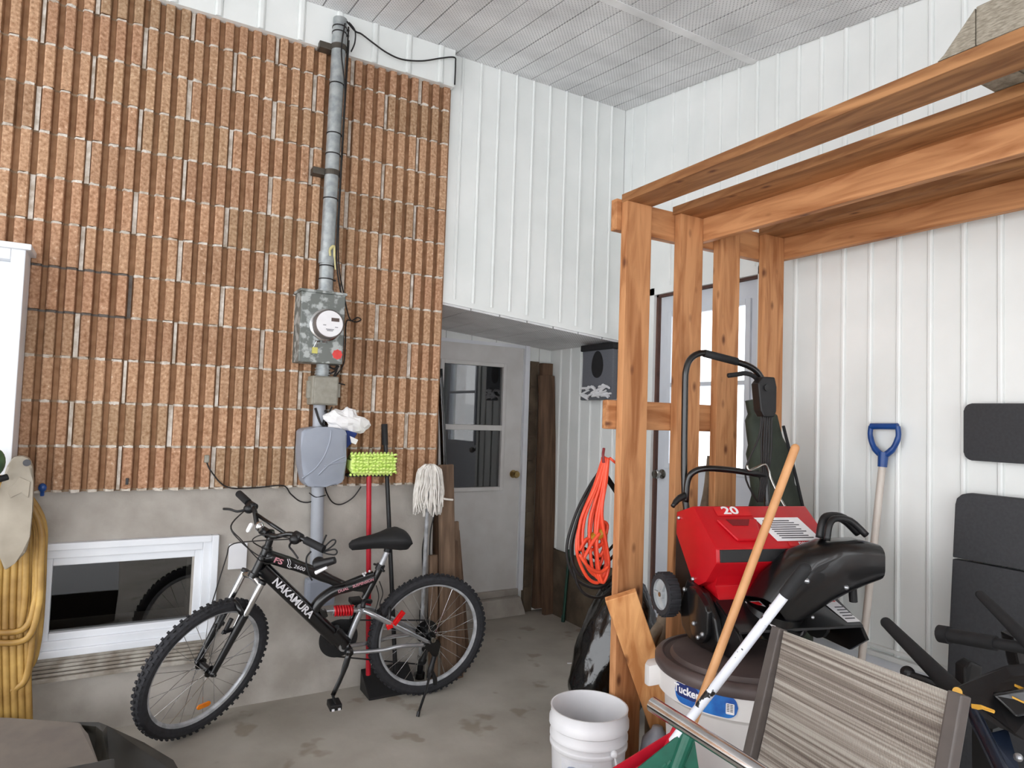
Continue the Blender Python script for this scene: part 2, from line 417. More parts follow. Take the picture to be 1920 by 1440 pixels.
# foundation wall with the basement window opening
WIN = (-.29, .335, .443, .80)
bm = BM()
grid_wall(bm, -4, 1.60, 0, 1.10, [WIN], lambda a, b, c, d: box(bm, (a, YB, c), (b, YB + .3, d)))
box(bm, (1.42, YB + .3, 0), (1.60, YD + .1, 1.10))
struct('wall_back_foundation', bm, M['concrete_wall'])
bm = BM()   # near-black boards: dark colour stands in for the unlit basement
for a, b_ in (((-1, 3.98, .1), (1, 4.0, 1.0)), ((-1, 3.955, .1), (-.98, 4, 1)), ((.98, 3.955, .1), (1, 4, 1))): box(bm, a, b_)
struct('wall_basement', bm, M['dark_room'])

# ribbed split-face block wall, real ribs, mortar beds and head joints
def brick_wall():
    bm = BM(); cl = bm.loops.layers.color.new('tint')
    P = .0667; x0 = -2.407; nb = 60; Y0 = 3.612; rnd = random.Random(3)
    z = 1.10
    for c in range(13):
        z1 = min(z + .2, 3.66); off = (c % 2) * 3
        for i in range(nb):
            if (i + off) % 6 == 0: blk = (rnd.uniform(.9, 1.06), rnd.uniform(-.003, .003), rnd.uniform(-.03, .03))
            x = x0 + i * P
            if x + P > 1.605: break
            t, dy, wr = blk
            y = Y0 + dy + rnd.uniform(-.0015, .0015)
            rj = lambda: rnd.uniform(-.0012, .0012)
            pts = [(x + .0005, y + .028), (x + .015 + rj(), y + .027), (x + .0205 + rj(), y + .006), (x + .025 + rj(), y), (x + .056 + rj(), y + rj()), (x + .060 + rj(), y + .006), (x + .0662, y + .028)]
            head = (i + off) % 6 == 0
            for j in range(len(pts) - 1):
                a, b = pts[j], pts[j + 1]
                vs = [bm.verts.new((a[0], a[1], z + .006)), bm.verts.new((b[0], b[1], z + .006)), bm.verts.new((b[0], b[1], z1 - .006)), bm.verts.new((a[0], a[1], z1 - .006))]
                f = bm.faces.new(vs); f.material_index = 0 if j in (2, 3, 4) else 1
                for l in f.loops: l[cl] = (t, t * (1 + wr), t * (1 + wr), 1)
            # caps of the rib
            for zz in (z + .006, z1 - .006):
                f = bm.faces.new([bm.verts.new((p[0], p[1], zz)) for p in pts]); f.material_index = 1
                for l in f.loops: l[cl] = (t, t, t, 1)
            dark = x < -.03 and ((c == 3 and x < -.03) or c == 4 or c == 5) and not (c == 3 and x > -.22)
            mi = 3 if (x < -.04 and c in (3, 4)) else 2
            # bed joint under this rib
            dk = x < -.04 and c in (4, 5)
            qa, qb = rnd.uniform(-.002, .005), rnd.uniform(-.002, .005)
            mp = [(x, Y0 + .024), (x + .016, Y0 + .022), (x + .024, Y0 + qa), (x + .040, Y0 + (qa + qb) / 2 + rnd.uniform(-.002, .002)), (x + .057, Y0 + qb), (x + .0615, Y0 + .018), (x + P, Y0 + .024)]
            hs = [rnd.uniform(.002, .009) if 1 < m_ < 5 else .005 for m_ in range(7)]; ls = [rnd.uniform(.004, .010) if 1 < m_ < 5 else .005 for m_ in range(7)]
            for m_ in range(6):
                a, b = mp[m_], mp[m_ + 1]
                f = bm.faces.new([bm.verts.new((a[0], a[1], z - ls[m_])), bm.verts.new((b[0], b[1], z - ls[m_ + 1])), bm.verts.new((b[0], b[1], z + hs[m_ + 1])), bm.verts.new((a[0], a[1], z + hs[m_]))])
                f.material_index = 3 if dk else (2 if 1 <= m_ <= 3 else 4)
                for l in f.loops: l[cl] = (1, 1, 1, 1)
            if head:
                mi = 3 if (x < 0 and c == 4) else 2
                hw = rnd.uniform(.008, .013); xx = x + .004
                f = bm.faces.new([bm.verts.new(p) for p in ((xx - hw * .5, Y0 + .015, z), (xx + hw, Y0 + .012, z), (xx + hw, Y0 + .012, z1), (xx - hw * .5, Y0 + .015, z1))]); f.material_index = mi
                for l in f.loops: l[cl] = (1, 1, 1, 1)
        z = z1
        if z >= 3.65: break
    # solid core and side return
    for v0, v1, mi in (((-4, 3.636, 1.10), (1.598, 3.95, 3.66), 1), ((1.590, 3.63, 1.10), (1.60, YD + .1, 3.66), 1), ((-4, 3.625, 1.1), (-2.38, 3.64, 3.66), 1)):
        n0 = len(bm.faces); box(bm, v0, v1, mi); bm.faces.ensure_lookup_table()
        for f in bm.faces[n0:]:
            for l in f.loops: l[cl] = (1, 1, 1, 1)
    return bm
struct('wall_back', brick_wall(), [M['brick_face'], M['brick_groove'], M['mortar'], M['dark_mortar'], M['groove_mortar']])

def ribbed(bm, u0, u1, first, pitch, quad, h=.010, w=.018, g=.006, mi=0):
    """panel profile: flat with a raised rounded rib each pitch; quad(u, d) -> (bottom point, top point)"""
    us = [(u0, 0)]; k = math.ceil((u0 - first) / pitch); u = first + k * pitch
    while u < u1 - w:
        if u - w > u0:
            us += [(u - w / 2 - g, 0), (u - w / 2 - g * .4, -.003), (u - w / 2, h * .6), (u - w / 4, h), (u + w / 4, h), (u + w / 2, h * .6), (u + w / 2 + g * .4, -.003), (u + w / 2 + g, 0)]
        u += pitch
    us.append((u1, 0)); pr = None
    for u, d in us:
        a, b = quad(u, d); cur = (bm.verts.new(a), bm.verts.new(b))
        if pr: f = bm.faces.new([pr[0], cur[0], cur[1], pr[1]]); f.material_index = mi
        pr = cur

# siding strip above the brick
bm = BM()
ribbed(bm, -4, 1.60, 1.509, .2, lambda u, d: ((u, 3.585 - d, 3.44), (u, 3.585 - d, 3.70)), w=.03)
box(bm, (-4, 3.587, 3.44), (1.60, 3.66, 3.70)); struct('trim_1', bm, M['white_siding'])
# bulkhead with the sloping underside
BZ = lambda x: 2.165 - (x - 1.6) * .086
bm = BM()
ribbed(bm, 1.602, XR, 1.68, .1275, lambda u, d: ((u, 3.648 - d, BZ(u) + .03), (u, 3.648 - d, 3.70)), w=.012)
hexa(bm, [(1.602, 3.65, BZ(1.6)), (XR, 3.65, BZ(XR)), (XR, YD, BZ(XR)), (1.602, YD, BZ(1.6)), (1.602, 3.65, 3.7), (XR, 3.65, 3.7), (XR, YD, 3.7), (1.602, YD, 3.7)])
hexa(bm, [(1.602, 3.640, BZ(1.6) - .002), (XR, 3.640, BZ(XR) - .002), (XR, 3.65, BZ(XR) - .002), (1.602, 3.65, BZ(1.6) - .002), (1.602, 3.640, BZ(1.6) + .03), (XR, 3.640, BZ(XR) + .03), (XR, 3.65, BZ(XR) + .03), (1.602, 3.65, BZ(1.6) + .03)])
struct('wall_bulkhead', bm, M['white_siding'])
bm = BM()   # perforated underside of the bulkhead
x = 1.602
while x < XR - .01:
    e = min(x + .2, XR)
    hexa(bm, [(x, 3.652, BZ(x) - .014), (e - .008, 3.652, BZ(e) - .014), (e - .008, YD, BZ(e) - .014), (x, YD, BZ(x) - .014), (x, 3.652, BZ(x)), (e - .008, 3.652, BZ(e)), (e - .008, YD, BZ(e)), (x, YD, BZ(x))]); x = e
struct('ceiling_bulkhead', bm, M['soffit'])

# main ceiling: perforated panels running towards the house, cover strip across
bm = BM()
for s0, s1 in ((-3.2, 2.505), (2.54, 3.66)):
    x = 2.027 - .135 * 40
    while x < XR - .001:
        e = min(x + .135, XR)
        hexa(bm, [(x + .004, s0, CZ(s0)), (e - .003, s0, CZ(s0)), (e - .003, s1, CZ(s1)), (x + .004, s1, CZ(s1)), (x + .004, s0, CZ(s0) + .012), (e - .003, s0, CZ(s0) + .012), (e - .003, s1, CZ(s1) + .012), (x + .004, s1, CZ(s1) + .012)])
        x += .135
hexa(bm, [(-3.4, -3.2, CZ(-3.2) + .012), (XR, -3.2, CZ(-3.2) + .012), (XR, 3.7, CZ(3.7) + .012), (-3.4, 3.7, CZ(3.7) + .012), (-3.4, -3.2, CZ(-3.2) + .15), (XR, -3.2, CZ(-3.2) + .15), (XR, 3.7, CZ(3.7) + .15), (-3.4, 3.7, CZ(3.7) + .15)])
struct('ceiling', bm, M['soffit'])
bm = BM(); box(bm, (-3.4, 2.5, CZ(2.52) - .006), (XR, 2.545, CZ(2.52) + .012)); struct('trim_2', bm, M['soffit_trim'])

# right wall: siding with door opening
D2 = (2.46, 3.30, .25, 2.325)
bm = BM()
grid_wall(bm, -3.2, YD + .1, .50, 3.8, [D2], lambda a, b, c, d: box(bm, (XR + .012, a, c), (XR + .15, b, d)))
def rw(u, d):
    return None
for a, b_, c, d_ in ((-3.2, 2.46, .50, 3.75), (2.46, 3.30, 2.325, 3.75), (3.30, YD, .50, 3.75)):
    ribbed(bm, a, b_, 2.508, .1325, lambda u, d: ((XR + .004 - d, u, c), (XR + .004 - d, u, d_)))
struct('wall_right', bm, M['white_siding'])
bm = BM(); box(bm, (XR - .004, -3.2, 0), (XR + .15, 2.46, .50)); struct('wall_right_foundation', bm, M['vinyl'])
bm = BM(); box(bm, (XR - .006, 3.30, 0), (XR + .15, YD + .1, .49)); box(bm, (XR + .0, 2.46, 0), (XR + .15, 3.30, .25)); struct('wall_right_base', bm, M['stub_block'])
bm = BM(); box(bm, (XR - .022, -3.2, .50), (XR + .01, 2.40, .522), bev=.004); box(bm, (XR - .014, -3.2, .535), (XR + .01, 2.40, .55), bev=.003); struct('trim_3', bm, M['white_siding'])

# exterior door in the right wall
def door_window(bm, f, u0, u1, v0, v1):
    pass
bm = BM(); HO = (2.575, 3.165, 1.24, 2.17)
grid_wall(bm, 2.485, 3.275, .27, 2.30, [HO], lambda a, b, c, d: box(bm, (XR + .035, a, c), (XR + .075, b, d)))
d2 = struct('door_2', bm, M['door_paint_blue'])
bm = BM()
for a, b_, c, d in ((2.545, 2.58, 1.21, 2.2), (3.16, 3.195, 1.21, 2.2), (2.58, 3.16, 2.165, 2.2), (2.58, 3.16, 1.21, 1.245), (2.58, 3.16, 1.72, 1.745)):
    box(bm, (XR + .02, a, c), (XR + .06, b_, d), bev=.004)
obj('window_frame', bm, M['door_paint_blue'], d2)
bm = BM(); box(bm, (XR + .045, 2.58, 1.245), (XR + .049, 3.16, 2.165)); obj('pane', bm, M['glass'], d2)
bm = BM()
lathe(bm, [(.03, 0), (.03, .006), (.012, .01), (.012, .03), (.026, .04), (.03, .055), (.026, .068), (0, .07)], (XR + .035, 3.225, 1.17), (-1, 0, 0), 20)
obj('door_knob', bm, M['nickel'], d2, smooth='auto')
bm = BM()
for a, b_, c, d in ((2.425, 2.47, .23, 2.36), (3.29, 3.335, .23, 2.36), (2.425, 3.335, 2.315, 2.36)): box(bm, (XR - .012, a, c), (XR + .06, b_, d))
struct('trim_4', bm, M['white_siding'])
bm = BM()
for a, b_, c, d in ((3.272, 3.291, .25, 2.32), (2.47, 3.291, 2.30, 2.316)): box(bm, (XR + .01, a, c), (XR + .06, b_, d))
struct('trim_5', bm, mat('weatherstrip_brown', (92, 62, 52), .7))
bm = BM(); box(bm, (XR - .08, 2.44, .19), (XR + .15, 3.32, .245), bev=.004); struct('trim_6', bm, M['concrete_wall'])

# recessed door wall
bm = BM(); HW = (2.01, 2.515, .96, 1.88)
grid_wall(bm, 1.60, XR + .1, .0, 3.7, [(1.955, 2.695, .17, 2.045)], lambda a, b, c, d: box(bm, (a, YD, c), (b, YD + .12, d)))
struct('wall_far', bm, M['white_siding'])
bm = BM()
x = 1.61
for x0, x1 in ((1.61, 2.02), (2.024, 2.23), (2.234, 2.44), (2.444, 2.7), (2.704, 2.83), (2.834, XR)):
    box(bm, (x0, YD - .012, 1.94 if x0 > 2.7 else 2.055), (x1, YD, 2.3), bev=.002)
struct('trim_7', bm, M['white_siding'])
bm = BM()
grid_wall(bm, 1.955, 2.69, .185, 2.035, [HW], lambda a, b, c, d: box(bm, (a, YD - .005, c), (b, YD + .04, d)))
d1 = struct('door_1', bm, M['door_paint'])
bm = BM()
for a, b_, c, d in ((1.985, 2.015, .935, 1.905), (2.51, 2.54, .935, 1.905), (2.015, 2.51, 1.875, 1.905), (2.015, 2.51, .935, .965), (2.015, 2.51, 1.39, 1.43)):
    box(bm, (a, YD - .022, c), (b_, YD + .02, d), bev=.004)
obj('window_frame', bm, M['door_paint'], d1)
for z0, z1 in ((.965, 1.39), (1.43, 1.875)):
    bm = BM(); box(bm, (2.015, YD + .003, z0), (2.51, YD + .007, z1)); obj('pane', bm, M['glass_dark'], d1)
bm = BM(); lathe(bm, [(.03, 0), (.03, .006), (.012, .01), (.012, .03), (.026, .04), (.029, .052), (.022, .066), (0, .068)], (2.632, YD - .005, 1.06), (0, -1, 0), 20)
obj('door_knob', bm, M['brass'], d1, smooth='auto')
bm = BM(); box(bm, (1.7, YD + .25, .1), (2.9, YD + .26, 2.2)); box(bm, (1.7, YD + .13, .1), (1.72, YD + .25, 2.2)); box(bm, (2.88, YD + .13, .1), (2.9, YD + .25, 2.2)); struct('wall_indoors', bm, M['dark_room'])  # near-black boards, the room's darkness put into their colour
bm = BM(); box(bm, (2.70, YD - .03, .17), (2.74, YD, 2.06), bev=.003); box(bm, (1.93, YD - .014, 2.035), (2.70, YD, 2.06)); struct('trim_8', bm, M['vinyl'])
bm = BM(); box(bm, (2.741, YD - .02, 0), (2.83, YD, 1.94), bev=.006)
for k in range(10): box(bm, (2.745, YD - .035, .01 + k * .193), (2.80, YD - .018, .19 + k * .193), bev=.006)
struct('trim_9', bm, M['stub_block'])
bm = BM(); box(bm, (2.84, YD - .05, .02), (2.94, YD, 1.93), bev=.004); struct('trim_11', bm, M['old_wood2'])
bm = BM(); hexa(bm, [(1.62, YD - .13, 0), (2.74, YD - .09, 0), (2.74, YD, 0), (1.62, YD, 0), (1.62, YD - .11, .13), (2.70, YD - .07, .135), (2.70, YD, .135), (1.62, YD, .13)], bev=.01)
box(bm, (1.93, YD - .03, .135), (2.70, YD, .185), bev=.006); struct('trim_12', bm, M['concrete_wall'])

# basement window
def frame(bm, x0, x1, z0, z1, w, y0, y1, bev=.004):
    for a, b_, c, d in ((x0, x0 + w, z0, z1), (x1 - w, x1, z0, z1), (x0 + w, x1 - w, z1 - w, z1), (x0 + w, x1 - w, z0, z0 + w)):
        box(bm, (a, y0, c), (b_, y1, d), bev=bev)
bm = BM(); frame(bm, -.335, .448, .365, .867, .032, YB - .035, YB + .03); frame(bm, -.305, .418, .395, .838, .04, YB - .022, YB + .05)
w1 = struct('window_1', bm, M['vinyl'])
bm = BM(); frame(bm, -.268, .380, .43, .80, .036, YB - .008, YB + .06); obj('sash', bm, M['vinyl'], w1)
bm = BM(); box(bm, (-.235, YB + .02, .465), (.345, YB + .026, .765)); obj('pane', bm, M['glass_dark'], w1)
bm = BM()
for k in range(5): box(bm, (-.335, YB - .03 + k * .002, .285 + k * .017), (.43, YB, .297 + k * .017), bev=.002)
box(bm, (-.335, YB - .015, .28), (.43, YB, .37)); box(bm, (-.34, YB - .045, .262), (.436, YB, .282), bev=.003)
obj('sill', bm, mat('sill_grime', (176, 170, 160), .6, rgb2=(130, 120, 108), scale=14), w1)
# white-framed window at the left in the block wall
bm = BM(); frame(bm, -1.35, -.385, 1.19, 2.13, .05, 3.44, 3.62, .004); frame(bm, -1.30, -.435, 1.24, 2.08, .05, 3.50, 3.62, .004)
box(bm, (-1.37, 3.42, 2.125), (-.365, 3.62, 2.15), bev=.004)
w2 = struct('window_2', bm, M['vinyl'])
bm = BM(); box(bm, (-1.26, 3.56, 1.28), (-.48, 3.565, 2.04)); obj('pane', bm, M['glass_dark'], w2)
bm = BM(); box(bm, (-1.26, 3.590, 1.28), (-.48, 3.6, 2.04)); obj('blind', bm, M['vinyl'], w2)

# ------------------------------------------------------------------ electrical service on the wall
t = thing('meter_box', 'weathered grey electricity meter box with round glass meter on the block wall', 'meter', (.865, 3.61, 1.74))
bm = BM()
prism(bm, [(.75, 3.46, 1.74), (.975, 3.46, 1.74), (.975, 3.46, 2.10), (.75, 3.46, 2.10)], (0, .15, 0), bev=.006)
box(bm, (.742, 3.452, 2.098), (.982, 3.61, 2.112), bev=.003); obj('housing', bm, M['meter_paint'], t)
bm = BM(); lathe(bm, [(.083, 0), (.083, .012), (.078, .016)], (.878, 3.46, 1.935), (0, -1, 0), 40); obj('retaining_ring', bm, M['chrome'], t, smooth='auto')
bm = BM(); lathe(bm, [(.074, .01), (.074, .07), (.07, .078)], (.878, 3.46, 1.935), (0, -1, 0), 40); obj('meter_body', bm, mat('meter_glass', (112, 104, 100), .15, rgb2=(92, 86, 84)), t, smooth='auto')
bm = BM(); lathe(bm, [(.066, .078), (.066, .082)], (.878, 3.46, 1.935), (0, -1, 0), 40); dl = obj('dial', bm, M['label_white'], t)
bm = BM(); box(bm, (.885, 3.3765, 1.948), (.925, 3.3785, 1.966)); obj('display', bm, mat('lcd', (84, 66, 60), .3), dl)
bm = BM()
for z, a, b_ in ((1.905, .86, .90), (1.898, .865, .895), (1.925, .845, .86), (1.918, .905, .92)): box(bm, (a, 3.3765, z), (b_, 3.3785, z + .003))
obj('printing', bm, M['print_dark'], dl)
bm = BM(); box(bm, (.815, 3.456, 1.787), (.843, 3.459, 1.818)); tg = obj('seal_tag', bm, mat('tag_yellow', (214, 206, 110), .5), t, label='small yellow seal tag')
bm = BM(); tube(bm, [(.822, 3.457, 1.818), (.835, 3.45, 1.85), (.838, 3.457, 1.818)], .001, 5, n=4); obj('seal_wire', bm, M['chrome'], t)
bm = BM()
for x in (.84, .875): tube(bm, [(x - .013, 3.456, 1.848), (x + .013, 3.456, 1.85)], .005, 8)
obj('latch', bm, M['chrome'], t)
bm = BM(); pts = []
for k in range(24):
    a = 2 * PI * k / 24; r = .024 + (.003 if k % 3 == 0 else 0); pts.append((.945 + r * math.cos(a), 3.4595, 1.79 + r * math.sin(a)))
prism(bm, pts, (0, -.002, 0)); obj('sticker', bm, mat('sticker_red', (232, 66, 62), .5), t, label='round red sticker')

t = thing('service_conduit', 'tall galvanized steel conduit rising from the meter box to the ceiling', 'conduit', (.895, 3.57, 2.10))
T0 = V((.895, 3.565, 2.105)); T1 = V((.90, 3.545, 3.60))
bm = BM(); cyl(bm, T0, T1, .037, 24); cyl(bm, T0, T0 + V((0, 0, .03)), .043, 24); cyl(bm, T0 + V((0, 0, .17)), T0 + V((0, -.001, .23)), .043, 24); obj('pipe', bm, M['galv'], t, smooth='auto')
for z in (2.76, 3.44):
    bm = BM(); c = T0.lerp(T1, (z - 2.105) / 1.495); cyl(bm, c - V((0, 0, .014)), c + V((0, 0, .014)), .041, 24)
    box(bm, (c.x - .10, 3.55, z - .018), (c.x - .03, 3.61, z + .018), bev=.004); obj('strap', bm, mat('strap_metal', (92, 86, 78), .5, .6), t)
for z in (2.19, 2.26, 2.62, 2.86, 2.97, 3.24, 3.52, 3.55):
    bm = BM(); c = T0.lerp(T1, (z - 2.105) / 1.495); lathe(bm, [(.0395, -.003), (.0395, .003)], c, (0.02, 0.03, 1), 20)
    box(bm, (c.x + .034, c.y - .01, z - .004), (c.x + .05, c.y, z + .004))
    obj('cable_tie', bm, M['cable_black'], t)
bm = BM()
tube(bm, [(.945, 3.54, 3.57), (.94, 3.53, 3.2), (.938, 3.535, 2.8), (.936, 3.54, 2.4), (.945, 3.54, 2.25), (.985, 3.57, 2.1), (.99, 3.57, 2.0), (1.005, 3.57, 1.86), (.985, 3.58, 1.74), (.965, 3.58, 1.68)], .0045, 8, n=6)
tube(bm, [(.952, 3.545, 3.5), (.945, 3.54, 3.0), (.943, 3.54, 2.5), (.955, 3.545, 2.27), (1.0, 3.58, 2.12), (1.035, 3.585, 2.005), (1.07, 3.585, 1.985), (1.1, 3.585, 2.0), (1.08, 3.585, 2.01), (1.05, 3.585, 1.99), (1.02, 3.585, 1.98), (1.02, 3.585, 1.86), (1.015, 3.585, 1.75), (.97, 3.585, 1.665), (1.03, 3.59, 1.64)], .0035, 8, n=6)
tube(bm, [(.915, 3.50, 3.56), (.90, 3.49, 3.4), (.93, 3.50, 3.2), (.935, 3.52, 2.9)], .004, 8, n=6)
obj('drop_cable', bm, M['cable_black'], t)
bm = BM(); tube(bm, [(.90, 3.515, 2.31), (.895, 3.51, 2.34), (.915, 3.51, 2.36), (.92, 3.51, 2.31), (.93, 3.515, 2.24)], [.006, .008, .006, .004], 8, n=5); obj('plastic_tag', bm, mat('tag_cream', (206, 196, 140), .5), t)
bm = BM()
tube(bm, [(.93, 3.52, 3.585), (.985, 3.55, 3.565), (1.02, 3.55, 3.56), (1.09, 3.55, 3.53), (1.17, 3.55, 3.50), (1.26, 3.55, 3.49), (1.38, 3.555, 3.52), (1.50, 3.56, 3.575), (1.585, 3.57, 3.61), (1.598, 3.575, 3.58), (1.598, 3.575, 3.45)], .0045, 8, n=6)
tube(bm, [(.94, 3.52, 3.585), (.975, 3.52, 3.55), (.98, 3.53, 3.49), (.965, 3.54, 3.44)], .004, 8, n=6)
group_obj(obj('overhead_cable', bm, M['cable_black'], origin=(.93, 3.52, 3.585)), label='thin black cable sagging along the top siding from conduit to bulkhead corner', category='cable')

t = thing('junction_box', 'small square grey junction box on the conduit under the meter', 'junction box', (.905, 3.60, 1.53))
bm = BM(); box(bm, (.835, 3.50, 1.527), (.972, 3.61, 1.677), bev=.008); obj('housing', bm, M['jbox'], t)
bm = BM(); box(bm, (.842, 3.488, 1.532), (.965, 3.50, 1.672), bev=.006); obj('lid', bm, M['jbox'], t)
bm = BM(); box(bm, (.972, 3.53, 1.57), (.99, 3.56, 1.64), bev=.003); obj('latch', bm, M['jbox'], t)
bm = BM(); box(bm, (.818, 3.53, 1.56), (.836, 3.56, 1.65), bev=.003); obj('hinge', bm, M['jbox'], t)
bm = BM(); cyl(bm, (.90, 3.565, 1.677), (.90, 3.565, 1.745), .034, 20)
for z in (1.685, 1.70, 1.715): lathe(bm, [(.04, 0), (.04, .006)], (.90, 3.565, z), (0, 0, 1), 20)
obj('upper_pipe', bm, M['galv'], t, smooth='auto')
bm = BM(); tube(bm, [(.92, 3.56, 1.74), (.955, 3.55, 1.72), (.985, 3.56, 1.735)], .004, 8, n=5); tube(bm, [(.93, 3.55, 1.69), (.96, 3.55, 1.71), (.97, 3.56, 1.745)], .004, 8, n=5); obj('bonding_wire', bm, M['cable_black'], t)
t = thing('lower_conduit', 'pale grey plastic conduit running from the junction box down the foundation wall', 'conduit', (.93, 3.61, .55))
bm = BM(); cyl(bm, (.898, 3.585, 1.527), (.90, 3.585, 1.36), .032, 20); cyl(bm, (.912, 3.60, 1.13), (.932, 3.618, .60), .033, 24); obj('pipe', bm, M['pvc_grey'], t, smooth='auto')
bm = BM(); cyl(bm, (.898, 3.585, 1.525), (.898, 3.585, 1.505), .024, 16); obj('fitting', bm, M['chrome'], t)
bm = BM(); box(bm, (.875, 3.58, .47), (1.03, 3.65, .62), bev=.02); obj('outlet_body', bm, M['box_grey'], t)
bm = BM()
tube(bm, [(.87, 3.56, 1.51), (.90, 3.545, 1.43), (.945, 3.55, 1.41), (.96, 3.55, 1.36)], .006, 8, n=6); tube(bm, [(.92, 3.56, 1.50), (.95, 3.55, 1.45), (.96, 3.55, 1.38)], .005, 8, n=6)
tube(bm, [(.93, 3.56, 1.49), (.91, 3.55, 1.42), (.955, 3.55, 1.52)], .004, 8, n=6); obj('spare_cable', bm, M['cable_black'], t)

t = thing('utility_enclosure', 'rounded grey plastic telecom enclosure below the junction box', 'enclosure', (.91, 3.60, 1.10))
bm = BM()
pf = [(.785, 1.388), (.80, 1.402), (.86, 1.413), (.93, 1.415), (.985, 1.410), (1.012, 1.40), (1.02, 1.38), (1.022, 1.25), (1.018, 1.15), (1.005, 1.128), (.98, 1.117), (.92, 1.108), (.86, 1.106), (.83, 1.112), (.812, 1.135), (.795, 1.22), (.787, 1.30)]
prism(bm, [(x, 3.47, z) for x, z in pf], (0, .13, 0), bev=.012); obj('cover', bm, M['box_grey'], t, smooth='auto')
for pts in ([(.80, 1.155), (.86, 1.20), (.905, 1.265), (.93, 1.34), (.935, 1.40)], [(.88, 1.17), (.93, 1.22), (.98, 1.25), (1.015, 1.265)], [(.91, 1.215), (.96, 1.23), (1.018, 1.235)]):
    bm = BM(); tube(bm, [(x, 3.471, z) for x, z in pts], .0045, 8, n=5); obj('moulded_line', bm, M['box_grey'], t, smooth=True)
bm = BM(); ball(bm, (1.02, 3.50, 1.30), .006); ball(bm, (1.02, 3.50, 1.285), .005); obj('screw', bm, M['black_plastic'], t)
t = thing('wall_cable', 'thin black cable looping along the foundation top from a small wall clip', 'cable', (.37, 3.60, 1.24))
bm = BM()
tube(bm, [(.366, 3.605, 1.241), (.39, 3.60, 1.185), (.467, 3.60, 1.105), (.60, 3.60, 1.098), (.735, 3.61, 1.105), (.78, 3.62, 1.06), (.83, 3.63, 1.02), (.874, 3.61, 1.015), (.905, 3.59, 1.04), (.895, 3.58, 1.09), (.88, 3.58, 1.12)], .0035, 8, n=6)
tube(bm, [(.945, 3.59, 1.11), (.965, 3.61, 1.06), (1.0, 3.62, 1.01), (1.05, 3.63, .995), (1.11, 3.62, 1.03), (1.15, 3.61, 1.09)], .0035, 8, n=6)
tube(bm, [(.87, 3.60, 1.065), (.90, 3.575, 1.045), (.95, 3.57, 1.055)], .003, 8, n=5)
obj('wire', bm, M['cable_black'], t)
bm = BM(); box(bm, (.358, 3.592, 1.225), (.38, 3.63, 1.262), bev=.005); obj('clip', bm, M['jbox'], t)
bm = BM(); box(bm, (.498, YB - .012, .688), (.585, YB, .816), bev=.003); group_obj(obj('blank_plate', bm, M['white_plastic'], origin=(.54, YB, .75)), label='white square blank cover plate on the foundation wall beside the basement window', category='cover plate')
bm = BM(); box(bm, (.03, 3.595, 1.125), (.042, 3.612, 1.155), bev=.002); group_obj(obj('weep_vent', bm, M['black_plastic'], origin=(.036, 3.61, 1.14)), label='tiny dark vent in the lowest mortar joint above the foundation', category='vent')
bm = BM(); ball(bm, (-.285, 3.59, 1.12), .016, 1, .8, 1.2); cyl(bm, (-.285, 3.59, 1.11), (-.285, 3.6, 1.085), .008); group_obj(obj('plastic_clip', bm, M['shovel_blue'], origin=(-.285, 3.6, 1.12)), label='small blue plastic clip on the wall beside the beige hose hanger', category='clip')

# ------------------------------------------------------------------ cloth bag and cleaning tools by the wall
t = thing('white_bag', 'crumpled white bag with a blue cloth stuffed behind the grey enclosure', 'bag', (1.0, 3.55, 1.38))
bm = BM(); ball(bm, (1.03, 3.545, 1.44), 1, .118, .045, .066, 22)
rr = random.Random(5)
for v_ in bm.verts:
    d = V(v_.co) - V((1.03, 3.545, 1.44)); a = math.atan2(d.z, d.x); f_ = 1 + .10 * math.sin(5 * a + 1) + .09 * math.sin(9 * a + d.y * 60) + rr.uniform(-.07, .07); v_.co = V((1.03, 3.545, 1.445)) + V((d.x * f_, d.y * f_, d.z * f_ - .35 * max(0, d.x - .04)))
obj('bag_body', bm, M['white_cloth'], t)
bm = BM(); hexa(bm, [(1.025, 3.50, 1.30), (1.055, 3.50, 1.33), (1.055, 3.54, 1.33), (1.025, 3.54, 1.30), (1.02, 3.49, 1.40), (1.085, 3.50, 1.385), (1.085, 3.54, 1.385), (1.02, 3.54, 1.40)], bev=.008); obj('blue_rag', bm, M['blue_cloth'], t, label='dark blue rag')
bm = BM(); hexa(bm, [(1.05, 3.495, 1.335), (1.075, 3.495, 1.325), (1.075, 3.505, 1.325), (1.05, 3.505, 1.335), (1.04, 3.49, 1.37), (1.085, 3.49, 1.35), (1.085, 3.50, 1.35), (1.04, 3.50, 1.37)]); obj('tag', bm, M['white_cloth'], t)

t = thing('dust_mop', 'bright lime green flat mop standing upside down on its red pole', 'mop', (1.2, 3.52, 0))
bm = BM(); cyl(bm, (1.21, 3.53, .10), (1.155, 3.50, 1.17), .0135, 16); obj('pole', bm, M['pole_red'], t, smooth='auto')
bm = BM(); box(bm, (1.04, 3.49, 1.155), (1.275, 3.55, 1.17), bev=.003); obj('plate', bm, M['black_plastic'], t)
bm = BM(); rr = random.Random(2)
prism(bm, [(x, 3.455, z) for x, z in rbox_pts(1.165, 1.222, .24, .105, .03)], (0, .09, 0), bev=.01)
for i in range(13):
    for j in range(6):
        x = 1.055 + i * .0185 + rr.uniform(-.004, .004); z = 1.180 + j * .018 + rr.uniform(-.003, .003)
        tube(bm, [(x - .008, 3.456, z), (x, 3.442 + rr.uniform(-.003, .003), z + .004), (x + .009, 3.456, z + rr.uniform(-.008, .008))], .0062, 6, n=3)
for i in range(12):
    x = 1.055 + i * .02
    for zz in (1.275, 1.17): tube(bm, [(x - .008, 3.47, zz), (x, 3.49, zz + (.006 if zz > 1.2 else -.006)), (x + .01, 3.52, zz)], .007, 6, n=3)
